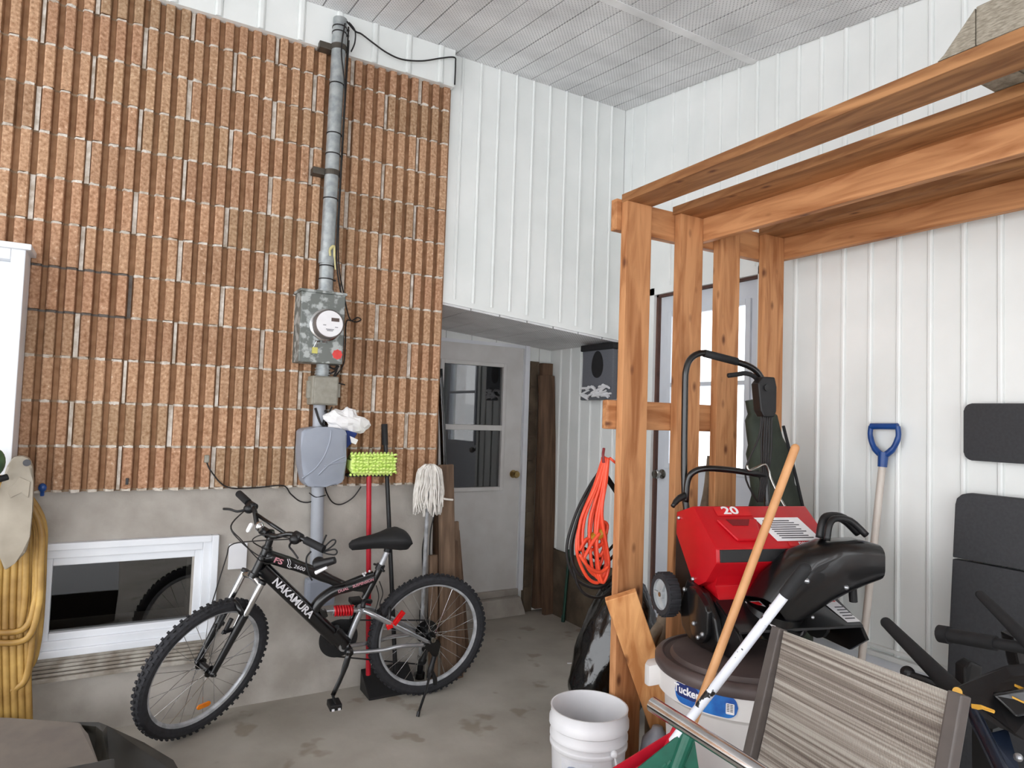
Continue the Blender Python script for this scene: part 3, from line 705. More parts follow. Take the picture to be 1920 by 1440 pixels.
obj('yarn_pad', bm, M['mop_green'], t, smooth=True, label='lime green chenille pad')
t = thing('dustpan', 'black long-handled dustpan standing at the wall behind the bicycle', 'dustpan', (1.28, 3.5, 0))
bm = BM(); cyl(bm, (1.355, 3.50, .06), (1.262, 3.585, 1.42), .012, 14); obj('pole', bm, M['black_plastic'], t, smooth='auto')
bm = BM(); cyl(bm, (1.266, 3.58, 1.32), (1.259, 3.587, 1.435), .017, 14); obj('grip', bm, M['black_rubber'], t, smooth='auto')
bm = BM(); hexa(bm, [(1.19, 3.44, 0), (1.46, 3.44, 0), (1.46, 3.60, 0), (1.19, 3.60, 0), (1.19, 3.44, .012), (1.46, 3.44, .012), (1.46, 3.60, .11), (1.19, 3.60, .11)], bev=.004); obj('pan', bm, M['black_plastic'], t)

t = thing('string_mop', 'white string mop standing upside down on a silver pole beside the planks', 'mop', (1.55, 3.59, 0))
bm = BM(); cyl(bm, (1.54, 3.61, .12), (1.50, 3.50, 1.15), .011, 14); obj('pole', bm, M['satin_alu'], t, smooth='auto')
bm = BM(); cyl(bm, (1.541, 3.613, .0), (1.539, 3.605, .13), .016, 14); cyl(bm, (1.541, 3.613, .0), (1.541, 3.613, .03), .03, 14); obj('pole_end', bm, M['black_plastic'], t)
bm = BM(); rr = random.Random(11)
for i in range(110):
    a = rr.uniform(0, 2 * PI); r0 = rr.uniform(.0, .035); r1 = rr.uniform(.05, .092); zz = rr.uniform(.93, 1.02); c = V((1.508, 3.50, 0))
    def q(r, z, da=0): return c + V((r * math.cos(a + da), r * .6 * math.sin(a + da), z))
    tube(bm, [q(r0, 1.19 + rr.uniform(0, .03)), q(r1 * .75, 1.19), q(r1 * .9, 1.12, rr.uniform(-.2, .2)), q(r1, 1.05, rr.uniform(-.3, .3)), q(r1 * rr.uniform(.8, 1.1), zz, rr.uniform(-.3, .3))], .0042, 5, n=3)
tube(bm, [(1.57, 3.48, 1.03), (1.60, 3.47, 1.025), (1.64, 3.47, 1.02)], .006, 6, n=3)
obj('strings', bm, M['mop_white'], t, smooth=True)

pl = [((1.67, 3.50, 0), (1.64, 3.585, 1.21), .095, .03, 'old_wood', 'rounded brown plank, tallest of the old boards behind the rear wheel'),
      ((1.745, 3.52, 0), (1.725, 3.62, .76), .05, .022, 'old_wood2', 'narrow grey-brown stake leaning just right of the tall rounded plank'),
      ((1.80, 3.58, 0), (1.77, 3.70, .86), .04, .022, 'old_wood', 'thin weathered stake in the middle of the old boards behind the rear wheel'),
      ((1.86, 3.64, 0), (1.80, 3.74, .80), .035, .02, 'old_wood2', 'splintered dark lath, rightmost of the old boards behind the rear wheel'),
      ((1.575, 3.50, 0), (1.575, 3.57, .70), .05, .03, 'old_wood', 'short square post leaning in front of the tall rounded plank')]
for a, b_, wd, th, mm, lb in pl:
    bm = BM(); bar(bm, a, b_, (1, .1, 0), wd, th, bev=.008); group_obj(obj('plank', bm, M[mm], origin=a), label=lb, category='plank', group='old boards at the block wall corner')
t = thing('wrapped_pole', 'dark pole wrapped in black film leaning in the corner beside the recessed door', 'pole', (1.80, 4.05, 0))
bm = BM(); tube(bm, [(1.86, 4.1, 0), (1.83, 4.12, .8), (1.80, 4.12, 1.3), (1.785, 4.12, 1.75)], .022, 10, n=4)
for v_ in bm.verts: v_.co += V((math.sin(v_.co.z * 40) * .004, 0, 0))
obj('pole', bm, M['old_wood2'], t, smooth=True)
bm = BM(); tube(bm, [(1.872, 4.075, .85), (1.85, 4.08, 1.2), (1.835, 4.09, 1.45), (1.80, 4.09, 1.8)], .02, 9, n=4); obj('film', bm, M['bag_black'], t, smooth=True)
t = thing('power_adapter', 'small black plug-in charger with a hanging cord beside the recessed door', 'charger', (1.74, 3.75, .97))
bm = BM(); hexa(bm, [(1.725, 3.76, .95), (1.775, 3.76, .945), (1.775, 3.80, .945), (1.725, 3.80, .95), (1.73, 3.76, 1.05), (1.755, 3.76, 1.05), (1.755, 3.80, 1.05), (1.73, 3.80, 1.05)], bev=.004); obj('charger_body', bm, M['black_plastic'], t)
bm = BM(); tube(bm, [(1.762, 3.78, .95), (1.785, 3.79, .88), (1.788, 3.79, .78), (1.80, 3.80, .5), (1.85, 3.80, .2)], .004, 8, n=5)
tube(bm, [(1.56, 3.62, 1.0), (1.55, 3.62, .85), (1.53, 3.62, .72), (1.545, 3.62, .5), (1.53, 3.62, .35), (1.56, 3.62, .22), (1.585, 3.60, .17)], .004, 8, n=5)
tube(bm, [(1.585, 3.62, 1.0), (1.595, 3.62, .92), (1.575, 3.62, .8), (1.58, 3.62, .5), (1.58, 3.62, .16)], .004, 8, n=5); obj('cord', bm, M['cable_black'], t)

# far corner
t = thing('scrap_board', 'long old brown board leaning upright against the recessed corner', 'board', (2.95, 4.39, 0))
bm = BM(); bar(bm, (2.925, 4.37, 0), (2.865, 4.44, 1.83), (1, 0, 0), .135, .035, bev=.004); obj('board', bm, M['old_wood2'], t)
bm = BM(); cyl(bm, (2.90, 4.16, 0), (2.925, 4.14, .53), .011, 10); cyl(bm, (2.90, 4.16, 0), (2.901, 4.16, .05), .014, 10); group_obj(obj('garden_stake', bm, M['stick_green'], origin=(2.90, 4.16, 0)), label='thin dark green stake leaning on the recessed wall near the tall board', category='stake')
t = thing('clothespin_bag', 'grey mesh clothespin bag with black oval opening hanging on a hook', 'bag', (2.91, 3.76, 2.0))
A = lambda y, z, x=2.90: (x, y, z)
bm = BM(); prism(bm, [A(3.955, 1.99), A(3.60, 1.985), A(3.60, 1.64), A(3.97, 1.635), A(3.935, 1.74), A(3.945, 1.85)], (-.045, 0, 0), bev=.01); obj('mesh_body', bm, M['mesh_grey'], t)
bm = BM(); box(bm, (2.845, 3.59, 1.985), (2.91, 3.965, 2.03), bev=.008); obj('top_band', bm, M['black_rubber'], t)
bm = BM(); pts = []
for k in range(30):
    a = 2 * PI * k / 30; pts.append((2.8545, 3.77 + .065 * math.sin(a) * (1 - .12 * math.cos(a)), 1.885 + .095 * math.cos(a)))
prism(bm, pts, (-.003, 0, 0)); obj('opening', bm, M['black_rubber'], t)
bm = BM(); tube(bm, [(2.89, 3.76, 2.03), (2.885, 3.76, 2.055), (2.885, 3.775, 2.065), (2.885, 3.745, 2.08), (2.885, 3.725, 2.10), (2.885, 3.745, 2.12), (2.885, 3.77, 2.105)], .0025, 8, n=6); obj('hook', bm, M['chrome'], t)
bm = BM(); cyl(bm, (0, 0, -.045), (0, 0, .045), .0065, 8); cyl(bm, (.004, .004, -.045), (.004, .004, .03), .006, 8)
rr = random.Random(8); peg0 = obj('clothespin', bm, M['white_plastic'], smooth='auto'); n = 0
for k in range(26):
    p = peg0 if k == 0 else peg0.copy()
    if k: COL.objects.link(p)
    p.location = (2.847 - rr.uniform(0, .01), 3.64 + rr.uniform(0, .27), 1.655 + rr.uniform(0, .075)); p.rotation_euler = (PI / 2 + rr.uniform(-.55, .55), rr.uniform(-.2, .2), 0)
    p['label'] = 'white clothespin heaped in the bottom of the grey hanging mesh bag'; p['category'] = 'clothespin'; p['group'] = 'clothespins in the mesh bag'

# ------------------------------------------------------------------ wooden frame
YP = 2.20; ZT = 2.43
t = thing('lumber_rack', 'tall storage frame of orange-brown lumber with four posts and overhead beams', 'rack', (2.3, YP, 0))
for i, (a, b_) in enumerate(((1.800, 1.937), (2.105, 2.245), (2.35, 2.487), (2.662, 2.80))):
    bm = BM(); box(bm, (a, YP, 0), (b_, YP + .038, ZT), bev=.003); obj('post', bm, M['wood_z'][i], t, origin=(a, YP, 0))
for i, (a, b_) in enumerate(((1.80, 1.937), (2.105, 2.245), (2.35, 2.487), (2.662, 2.80))):   # far end near the driveway side
    bm = BM(); box(bm, (a, -.9, 0), (b_, -.862, ZT), bev=.003); obj('post', bm, M['wood_z'][i], t, origin=(a, -.9, 0))
for x0, x1 in ((1.80, 1.945), (2.092, 2.245), (2.36, 2.50), (2.66, 2.80)):
    bm = BM(); box(bm, (x0, -.9, ZT), (x1, YP + .04, ZT + .036), bev=.003); obj('beam', bm, M['wood_y2'], t, origin=(x0, -.9, ZT))
for x0 in (2.246, 2.801):
    bm = BM(); box(bm, (x0 - .0005, -.9, 2.325), (x0 + .036, YP + .036, ZT + .03), bev=.003); obj('ledger', bm, M['wood_y'], t, origin=(x0, -.9, 2.3))
bm = BM(); box(bm, (1.775, YP + .04, 2.31), (2.84, YP + .078, 2.445), bev=.003); obj('header', bm, M['wood_x'], t, origin=(1.775, YP + .04, 2.31))
bm = BM(); box(bm, (1.755, YP + .04, 1.462), (2.50, YP + .078, 1.585), bev=.008); obj('cross_brace', bm, M['wood_x'], t, origin=(1.755, YP, 1.46))
bm = BM(); bar(bm, (2.10, 2.085, .0), (1.775, 2.150, .80), (.80, -.6, .35), .13, .04, bev=.004); group_obj(obj('loose_stud', bm, M['wood_lean'], origin=(2.11, 2.11, 0)), label='loose pale stud leaning diagonally against the front post above the bucket', category='lumber')

t = thing('fabric_box', 'linen-covered storage box with open flap lying on top of the rack', 'box', (1.87, .7, ZT + .036))
bm = BM(); hexa(bm, [(1.80, .30, 2.467), (1.86, .30, 2.467), (1.86, .858, 2.467), (1.80, .858, 2.467), (1.80, .30, 2.565), (2.20, .30, 2.565), (2.20, .858, 2.565), (1.80, .858, 2.565)], bev=.004)
bmesh.ops.delete(bm, geom=bm.verts[:], context='VERTS')
box(bm, (1.80, .25, 2.467), (2.22, .858, 2.568), bev=.005); obj('side', bm, M['linen'], t)
bm = BM(); prism(bm, [(1.802, .86, 2.565), (1.802, .86, 2.468), (1.802, .95, 2.468), (1.802, .935, 2.478)], (.4, 0, 0)); obj('flap', bm, M['linen'], t)

# ------------------------------------------------------------------ orange cord bundle
t = thing('extension_cord', 'bright orange extension cord coiled and hung behind the front rack post', 'cord', (1.80, 2.26, 1.34))
rr = random.Random(4)
bm = BM()
tube(bm, [(1.765, 2.27, 1.38), (1.755, 2.262, 1.35), (1.76, 2.262, 1.32)], .006, 8, n=4); obj('hook_end', bm, mat('cord_dark_red', (130, 40, 44), .5), t)
bm = BM()
for k in range(9):
    w0 = rr.uniform(.02, .15); zb = rr.uniform(.80, 1.0); yy = 2.262 + rr.uniform(0, .05); x0 = 1.79
    P = [(x0, yy, 1.34), (x0 - .35 * w0, yy, 1.22), (x0 - w0 * .8, yy + .01, 1.08), (x0 - w0 * rr.uniform(.8, 1.1), yy, .96), (x0 - w0 * .6, yy, zb + .03), (x0 - w0 * .1, yy - .0, zb), (x0 + .02, yy, zb + .08), (x0 - .02 - w0 * .1, yy, 1.1), (x0 - .005, yy, 1.25)]
    tube(bm, P, .0072, 8, closed=True, n=6)
tube(bm, [(1.79, 2.26, 1.34), (1.96, 2.27, 1.22), (1.985, 2.27, 1.08), (1.965, 2.27, .95), (1.92, 2.28, .87)], .006, 8, n=5)
tube(bm, [(1.66, 2.25, .93), (1.70, 2.25, .99), (1.74, 2.25, 1.03)], .0072, 8, n=4); tube(bm, [(1.64, 2.25, .95), (1.68, 2.245, .90), (1.74, 2.245, .87), (1.79, 2.25, .89)], .0072, 8, n=4)
obj('coil', bm, M['orange_cord'], t, smooth=True)
t = thing('black_cable_coil', 'black cable coiled among the orange extension cord behind the post', 'cable', (1.80, 2.31, 1.25))
bm = BM()
for w0, zb, yy in ((.155, .80, 2.32), (.14, .74, 2.33), (.10, .86, 2.34), (.165, .78, 2.335), (.09, .9, 2.345)):
    tube(bm, [(1.80, yy, 1.27), (1.80 - .4 * w0, yy, 1.2), (1.80 - .8 * w0, yy, 1.08), (1.80 - w0, yy, .95), (1.80 - .7 * w0, yy, zb + .05), (1.81, yy, zb), (1.90, yy, zb + .06), (1.96, yy, .98), (1.95, yy, 1.1), (1.86, yy, 1.22)], .0062, 8, closed=True, n=6)
obj('coil', bm, M['cable_black'], t, smooth=True)
bm = BM(); cyl(bm, (1.73, 2.30, .995), (1.79, 2.29, 1.03), .022, 14); obj('plug_end', bm, mat('plug_amber', (190, 140, 40), .3), t, label='amber socket end')

# ------------------------------------------------------------------ bucket, jug, black bag, branch
t = thing('bucket', 'white plastic pail with wire handle standing on the floor by the front post', 'bucket', (1.635, 2.15, 0))
BC = V((1.635, 2.15, 0))
bm = BM(); lathe(bm, [(.128, 0), (.132, .004), (.143, .238), (.146, .244), (.1505, .25), (.1505, .258), (.1465, .262), (.147, .276), (.1515, .281), (.1515, .290), (.1475, .295), (.148, .318), (.1545, .324), (.1545, .345), (.149, .352), (.149, .385), (.1505, .388), (.145, .388), (.143, .36), (.136, .05), (.12, .01), (0, .01)], BC, seg=48, cap=False)
obj('pail', bm, M['white_plastic'], t, smooth='auto')
CAMD = (V((0, 0, 0)) - BC); ang0 = math.atan2(CAMD.y, CAMD.x)
def pol(c, r, a, z): return V((c.x + r * math.cos(a), c.y + r * math.sin(a), z))
ea = ang0 + math.radians(38)
bm = BM(); e = pol(BC, .156, ea, .27); ball(bm, e, .014); 
tube(bm, [pol(BC, .16, ea, .265), pol(BC, .165, ea + .1, .20), pol(BC, .175, ea + .45, .13), pol(BC, .175, ea + 1.1, .10), pol(BC, .175, ea + 1.9, .10), pol(BC, .165, ea + 2.7, .18), pol(BC, .158, ea + PI, .27)], .004, 8, n=6); obj('handle', bm, M['white_plastic'], t, smooth=True)
bm = BM(); a0, a1 = ang0 - .75, ang0 + .12; R = [.1365, .1425]
for k in range(10):
    u, v_ = a0 + (a1 - a0) * k / 10, a0 + (a1 - a0) * (k + 1) / 10
    bm.faces.new([bm.verts.new(pol(BC, .1375, u, .09)), bm.verts.new(pol(BC, .1375, v_, .09)), bm.verts.new(pol(BC, .1442, v_, .234)), bm.verts.new(pol(BC, .1442, u, .234))])
lb = obj('label', bm, M['label_paper'], t)
def wrapb(x, y, z): return pol(BC, .1428 + y * .04 + z, ang0 - .42 + x / .143, .180 + y)
text('C', (0, 0, 0), (1, 0, 0), (0, 0, 1), .085, mat('print_bluegrey', (150, 164, 186), .5), lb, wrapf=wrapb, bold=True)
bm = BM(); bar(bm, (1.60, 2.20, .06), (1.70, 2.07, .325), (1, 1, 0), .07, .03, bev=.003); group_obj(obj('wood_offcut', bm, M['old_wood'], origin=(1.60, 2.20, .06)), label='brown wooden offcut standing inside the white pail', category='wood offcut')
bm = BM(); bar(bm, (1.56, 2.12, .03), (1.60, 2.05, .30), (1, 1, 0), .045, .02, bev=.003); group_obj(obj('wood_offcut', bm, M['old_wood2'], origin=(1.64, 2.22, .03)), label='smaller wood scrap beside the larger offcut in the pail', category='wood offcut')
t = thing('jug', 'grey plastic jug with orange and black label between pail and leaning stud', 'jug', (1.895, 2.03, 0))
JC = V((1.893, 2.045, 0))
bm = BM(); lathe(bm, [(.055, 0), (.064, .01), (.066, .20), (.058, .25), (.025, .285), (.02, .30), (0, .302)], JC, seg=32, cap=False); obj('bottle', bm, M['jug_grey'], t, smooth=True)
ja = math.atan2(-JC.y, -JC.x)
for z0, z1, mm in ((.13, .185, 'print_orange'), (.085, .13, 'black_plastic')):
    bm = BM()
    for k in range(10):
        u, v_ = ja - .3 + 1.3 * k / 10, ja - .3 + 1.3 * (k + 1) / 10
        bm.faces.new([bm.verts.new(pol(JC, .0672, u, z0)), bm.verts.new(pol(JC, .0672, v_, z0)), bm.verts.new(pol(JC, .0672, v_, z1)), bm.verts.new(pol(JC, .0672, u, z1))])
    obj('label', bm, M[mm], t)
bm = BM(); ball(bm, (2.18, 2.72, .20), 1, .20, .17, .21, 56); rr = random.Random(1)
for v_ in bm.verts:
    d = V(v_.co) - V((2.18, 2.72, .20)); f_ = 1 + .06 * math.sin(14 * d.x + 9 * d.z) + .05 * abs(math.sin(31 * d.z + 27 * d.y)) + .05 * abs(math.sin(45 * d.x - 22 * d.z)) + rr.uniform(-.02, .02)
    if d.z > 0: f_ *= 1 + .45 * d.z / .21 * (0.4)
    v_.co = V((2.18, 2.72, .20)) + d * f_ + V((.10 * max(0, d.z) / .2, 0, .22 * max(0, d.z) / .2)); v_.co.z = max(v_.co.z, .0)
group_obj(obj('garbage_bag', bm, M['bag_black'], smooth=True, origin=(2.18, 2.72, 0)), label='shiny black garbage bag on the floor behind the front post', category='bag')
t = thing('forked_branch', 'grey-brown forked wooden branch leaning behind the posts beside the white door', 'branch', (2.05, 2.33, 0))
bm = BM()
tube(bm, [(2.50, 2.36, 1.34), (2.46, 2.36, 1.10), (2.33, 2.36, .86), (2.225, 2.35, .66), (2.19, 2.35, .56), (2.165, 2.35, .45), (2.12, 2.33, .25), (2.10, 2.31, .0)], [.026, .026, .03, .032, .034, .03, .028], 10, n=5)
obj('stem', bm, M['bark_grey'], t, smooth=True)
bm = BM(); tube(bm, [(2.195, 2.35, .58), (2.13, 2.35, .52), (2.07, 2.34, .42), (2.01, 2.33, .22), (1.99, 2.32, 0)], .026, 10, n=5); obj('limb', bm, M['bark_grey'], t, smooth=True)
bm = BM(); tube(bm, [(2.165, 2.35, .46), (2.22, 2.345, .53), (2.255, 2.34, .62), (2.27, 2.34, .72)], .024, 10, n=5); obj('limb', bm, M['bark_grey'], t, smooth=True)

# ------------------------------------------------------------------ garbage can
GC = V((1.945, 1.70, 0)); ga = math.atan2(-GC.y, -GC.x)
t = thing('garbage_can', 'large white plastic garbage can with a brown lid under the snow blower', 'garbage can', GC)
bm = BM(); lathe(bm, [(.215, 0), (.22, .01), (.252, .54), (.256, .545), (.27, .555), (.276, .56), (.279, .64), (.279, .645), (.26, .645)], GC, seg=64); obj('body', bm, M['can_white'], t, smooth='auto')
for s in (1, -1):
    a = ga - s * math.radians(78); bm = BM()
    prism(bm, [pol(GC, .26, a - .14, .645), pol(GC, .315, a - .12, .63), pol(GC, .325, a, .625), pol(GC, .315, a + .12, .63), pol(GC, .26, a + .14, .645)], (0, 0, -.075), bev=.01); obj('handle', bm, M['can_white'], t, smooth='auto')
bm = BM(); lathe(bm, [(.283, .632), (.288, .64), (.288, .66), (.28, .67), (.262, .674), (.255, .668), (.235, .668), (.225, .682), (.15, .692), (0, .695)], GC, seg=64, cap=False); obj('lid', bm, M['lid_brown'], t, smooth='auto')
def canpt(x, y, z=0): return pol(GC, .2805 + z, ga - math.radians(22) + x / .28, .602 + y)
def canshape(name, w, h, r, cx, cy, z, mm, par, nseg=40):
    bm = BM(); pts = rbox_pts(cx, cy, w, h, r, 8)
    top = sorted({round(p[0], 5) for p in pts}); import_ = []
    xs = [cx - w / 2 + w * k / nseg for k in range(nseg + 1)]
    for x in xs:
        e = min(w / 2 - abs(x - cx), r); hh = h / 2 - r + math.sqrt(max(0, r * r - (r - e) ** 2)); import_.append((bm.verts.new(canpt(x, cy - hh, z)), bm.verts.new(canpt(x, cy + hh, z))))
    for a, b_ in zip(import_, import_[1:]): bm.faces.new([a[0], b_[0], b_[1], a[1]])
    return obj(name, bm, mm, par)
lb = canshape('label', .225, .072, .036, 0, 0, 0, M['label_blue'], t)
canshape('brand_panel', .095, .046, .02, -.062, .008, .0006, M['label_navy'], lb); canshape('barcode', .026, .034, .003, .088, -.006, .0008, M['label_white'], lb); canshape('flash', .05, .02, .009, -.085, .038, .0008, M['label_white'], lb)
text('Tucker', (0, 0, 0), (1, 0, 0), (0, 0, 1), .036, M['label_white'], lb, wrapf=lambda x, y, z: canpt(x - .062, y + .008, .0015 + z), bold=True)
text('CAN', (0, 0, 0), (1, 0, 0), (0, 0, 1), .017, M['print_dark'], lb, wrapf=lambda x, y, z: canpt(x + .012, y + .012, .0012 + z))
bm = BM()
for k in range(5):
    for j in range(2):
        p = [canpt(.078 + j * .0105, -.014 + k * .005 - .0005, .0014), canpt(.086 + j * .0105, -.014 + k * .005 - .0005, .0014), canpt(.086 + j * .0105, -.012 + k * .005, .0014), canpt(.078 + j * .0105, -.012 + k * .005, .0014)]
        bm.faces.new([bm.verts.new(q) for q in p])
obj('small_print', bm, M['print_dark'], lb)

# ------------------------------------------------------------------ snow blower
BA = math.radians(15); BX = V((math.cos(BA), -math.sin(BA), 0)); BY = V((math.sin(BA), math.cos(BA), 0)); BO = V((2.13, 1.80, .70))
def S(x, y, z): return BO + BX * x + BY * y + V((0, 0, z))
def sprism(bm, prof, x0, x1, mi=0, bev=0): prism(bm, [S(x0, y, z) for y, z in prof], BX * (x1 - x0), mi, bev)
sb = thing('snow_blower', 'red and black single-stage snow blower perched on the garbage can lid', 'snow blower', BO)
bm = BM()
sprism(bm, [(.14, .445), (.015, .485), (-.147, .355), (-.152, .306), (-.085, .224), (-.005, .185), (.14, .36)], -.25, .25, bev=.006)
hd = obj('hood', bm, M['hood_red'], sb, smooth='auto')
bm = BM(); sprism(bm, [(-.13, .30), (-.085, .21), (-.128, .155), (-.03, .15), (.05, .28)], -.215, .2, bev=.005); obj('lower_hood', bm, M['hood_red'], sb)
bm = BM(); sprism(bm, [(-.1515, .352), (-.156, .308), (-.14, .308), (-.14, .352)], -.235, .19, bev=.002); obj('vent_grille', bm, M['black_plastic'], hd)
nrm = V((0, 0, 0)) + BY * -.626 + V((0, 0, .78)); sl = (S(0, .015, .485) - S(0, -.147, .355)).normalized(); nf = BX.cross(sl)
def hoodpt(x, s, d=.0015): return S(x, -.147, .355) + sl * s + nf * d
def hoodquad(x0, x1, s0, s1, mm, name, par=hd, d=.0015, sk=0, k=.0, **kw):
    bm = BM(); prism(bm, [hoodpt(x0, s0, d), hoodpt(x1, s0, d), hoodpt(x1 + sk, s1, d), hoodpt(x0 + sk, s1, d)], nf * .0008); return obj(name, bm, mm, par, **kw)
bm = BM(); prism(bm, [hoodpt(-.19, .13), hoodpt(-.02, .13), hoodpt(-.05, .03), hoodpt(-.15, .03)], nf * .012, bev=.006); obj('scoop', bm, M['hood_red'], hd)
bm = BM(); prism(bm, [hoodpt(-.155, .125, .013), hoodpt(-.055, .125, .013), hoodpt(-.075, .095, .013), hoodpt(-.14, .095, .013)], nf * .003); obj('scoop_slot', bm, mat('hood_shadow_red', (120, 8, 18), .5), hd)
hoodquad(-.17, -.02, .155, .20, M['print_red'], 'decal', d=.002)
text('20', hoodpt(-.105, .180, .0032), BX, sl, .052, M['label_white'], hd, bold=True, sx=1.35)
wl = hoodquad(.02, .215, .03, .145, M['label_white'], 'warning_label', sk=-.04)
for k in range(9):
    hoodquad(.045 - .0045 * k, .045 - .0045 * k + .14 - .012 * (k % 3), .042 + k * .0105, .046 + k * .0105, M['print_dark'], 'print_line', par=wl, d=.0026)
dr = hoodquad(.06, .215, .006, .026, M['print_red'], 'danger_strip'); text('DANGER', hoodpt(.14, .016, .0032), BX, sl, .018, M['label_white'], dr, bold=True)
bm = BM()
for y, z in ((.115, .425), (-.0, .215)): ball(bm, S(-.252, y, z), .008)
obj('screw', bm, M['silver'], hd)
# engine shroud behind, belt cover, auger housing
bm = BM(); sprism(bm, [(.17, .44), (.17, .06), (.02, .03), (-.06, .16), (.0, .20), (.12, .36)], -.235, .24, bev=.008); obj('engine_shroud', bm, M['black_plastic'], sb)
bm = BM(); sprism(bm, [(.02, .21), (-.10, .19), (-.17, .12), (-.20, .04), (-.17, -.0), (-.10, -.005), (.0, -.003), (.05, .03), (.07, .10)], -.268, -.24, bev=.008); ps = obj('side_plate', bm, M['black_gloss'], sb)
bm = BM(); pts = []
for k in range(24):
    a = 2 * PI * k / 24; y, z = math.cos(a), math.sin(a); pts.append((-.10 + .06 * y + (.055 if z > 0 else 0) * z, .075 + .06 * z + (.065 if z > 0 else 0)))
sprism(bm, pts, -.288, -.266, bev=.006); obj('belt_cover', bm, M['black_gloss'], ps, smooth='auto')
bm = BM()
for y, z in ((-.135, .055), (-.075, .075), (-.105, .035), (.03, .17)): ball(bm, S(-.289 if z < .1 else -.27, y, z), .0085, seg=10)
obj('bolt', bm, M['silver'], ps)
bm = BM()
sprism(bm, [(.04, .20), (-.13, .165), (-.16, .15), (.0, .02), (.04, .02)], -.24, .26, bev=.004)                       # back of the housing
for x0, x1 in ((-.24, -.225), (.255, .27)): sprism(bm, [(.04, .20), (-.13, .165), (-.27, .10), (-.30, .06), (-.22, -.0), (.0, -.0)], x0, x1, bev=.003)
sprism(bm, [(-.13, .172), (-.275, .105), (-.275, .095), (-.13, .155)], -.235, .265, bev=.002)
hs = obj('auger_housing', bm, M['black_gloss'], sb)
bm = BM()
for k in range(5): sprism(bm, [(-.10 + .075 * math.cos(2 * PI * q / 14 + k), .075 + .065 * math.sin(2 * PI * q / 14 + k)) for q in range(14)], -.2 + k * .1, -.185 + k * .1)
cyl(bm, S(-.225, -.1, .075), S(.255, -.1, .075), .016, 12); obj('auger', bm, M['black_rubber'], hs)
for x0, sk in ((-.10, .03), (.21, .03)):
    bm = BM(); p = [S(x0, -.262, .1125), S(x0 + .055, -.262, .1125), S(x0 + .03, -.15, .1665), S(x0 - .03, -.15, .1665)]; prism(bm, p, V((0, 0, .001))); q = obj('warning_label', bm, M['label_white'], hs)
    bm = BM(); p = [S(x0 - .018, -.17, .159), S(x0 + .028, -.17, .159), S(x0 + .022, -.155, .166), S(x0 - .024, -.155, .166)]; prism(bm, p, V((0, 0, .0012))); obj('print_band', bm, M['print_red'], q)
    bm = BM()
    for k in range(5):
        y = -.25 + k * .013; z = .1125 + (y + .262) * .485 + .0022; prism(bm, [S(x0 + .002, y, z), S(x0 + .044, y, z), S(x0 + .044, y + .004, z + .002), S(x0 + .002, y + .004, z + .002)], V((0, 0, .0006)))
    obj('print_line', bm, M['print_dark'], q)
# wheels
for xs in (-.335, .27):
    c = S(xs, .10, .135); bm = BM()
    lathe(bm, [(.058, 0), (.076, 0), (.08, .01), (.08, .04), (.076, .05), (.058, .05)], c, BX, 48, cap=False)
    for k in range(26):
        a = 2 * PI * k / 26; r_ = BY * math.cos(a) + V((0, 0, 1)) * math.sin(a); tt = BY * -math.sin(a) + V((0, 0, 1)) * math.cos(a); bar(bm, c + r_ * .0815 + BX * .004, c + r_ * .0815 + BX * .046, tt, .008, .006)
    wh = obj('wheel', bm, M['tire_rubber'], sb, smooth='auto')
    bm = BM(); lathe(bm, [(.0585, .002), (.0585, .048)], c, BX, 40, cap=False); lathe(bm, [(.058, .012), (.058, .016)], c, BX, 40); lathe(bm, [(.018, 0), (.018, .014)], c, BX, 20)
    for k in range(3):
        a = 2 * PI * k / 3 + .0; r_ = BY * math.cos(a) + V((0, 0, 1)) * math.sin(a); tt = BY * -math.sin(a) + V((0, 0, 1)) * math.cos(a); bar(bm, c + r_ * .012 + BX * .006, c + r_ * .057 + BX * .008, BX, .012, .008)
    obj('hub', bm, mat('hub_grey', (176, 180, 182), .5), wh, smooth='auto'); bm = BM(); lathe(bm, [(.009, -.003), (.009, .004)], c, BX, 12); obj('axle_cap', bm, M['nickel'], wh)
# handles
bm = BM(); tube(bm, [S(-.178, .17, .40), S(-.184, .20, .55), S(-.190, .20, .93), S(-.186, .20, 1.02), S(-.165, .20, 1.066), S(-.12, .20, 1.09), S(-.06, .20, 1.085), S(.02, .20, 1.068), S(.10, .20, 1.05), S(.15, .195, 1.02), S(.178, .19, .96), S(.186, .19, .85), S(.19, .19, .60), S(.195, .17, .40)], .0135, 12, n=6); obj('handle_bar', bm, M['black_gloss'], sb, smooth=True)
bm = BM(); tube(bm, [S(-.105, .20, 1.0905), S(.05, .20, 1.064)], .0165, 12); tube(bm, [S(.0, .185, 1.002), S(.04, .185, 1.008), S(.085, .185, 1.015), S(.13, .185, 1.0), S(.155, .185, .96)], .010, 10, n=4); obj('grip', bm, M['black_rubber'], sb, smooth=True)
bm = BM(); tube(bm, [S(-.186, .18, .48), S(-.184, .175, .56), S(-.165, .165, .60), S(-.11, .155, .617), S(0, .15, .612), S(.10, .15, .60), S(.185, .165, .588)], .0125, 12, n=6); obj('lower_bar', bm, M['black_gloss'], sb, smooth=True)
bm = BM(); tube(bm, [S(-.20, .17, .505), S(-.235, .16, .49), S(-.262, .15, .465)], [.014, .012, .009], 10, n=3); obj('clamp_lever', bm, M['black_plastic'], sb, smooth=True)
bm = BM(); prism(bm, [S(.095, .165, .97), S(.12, .165, 1.0), S(.175, .165, 1.0), S(.185, .165, .96), S(.185, .165, .86), S(.175, .165, .835), S(.125, .165, .835), S(.11, .165, .86)], -BY * .05, bev=.006); cb = obj('control_box', bm, M['black_plastic'], sb)
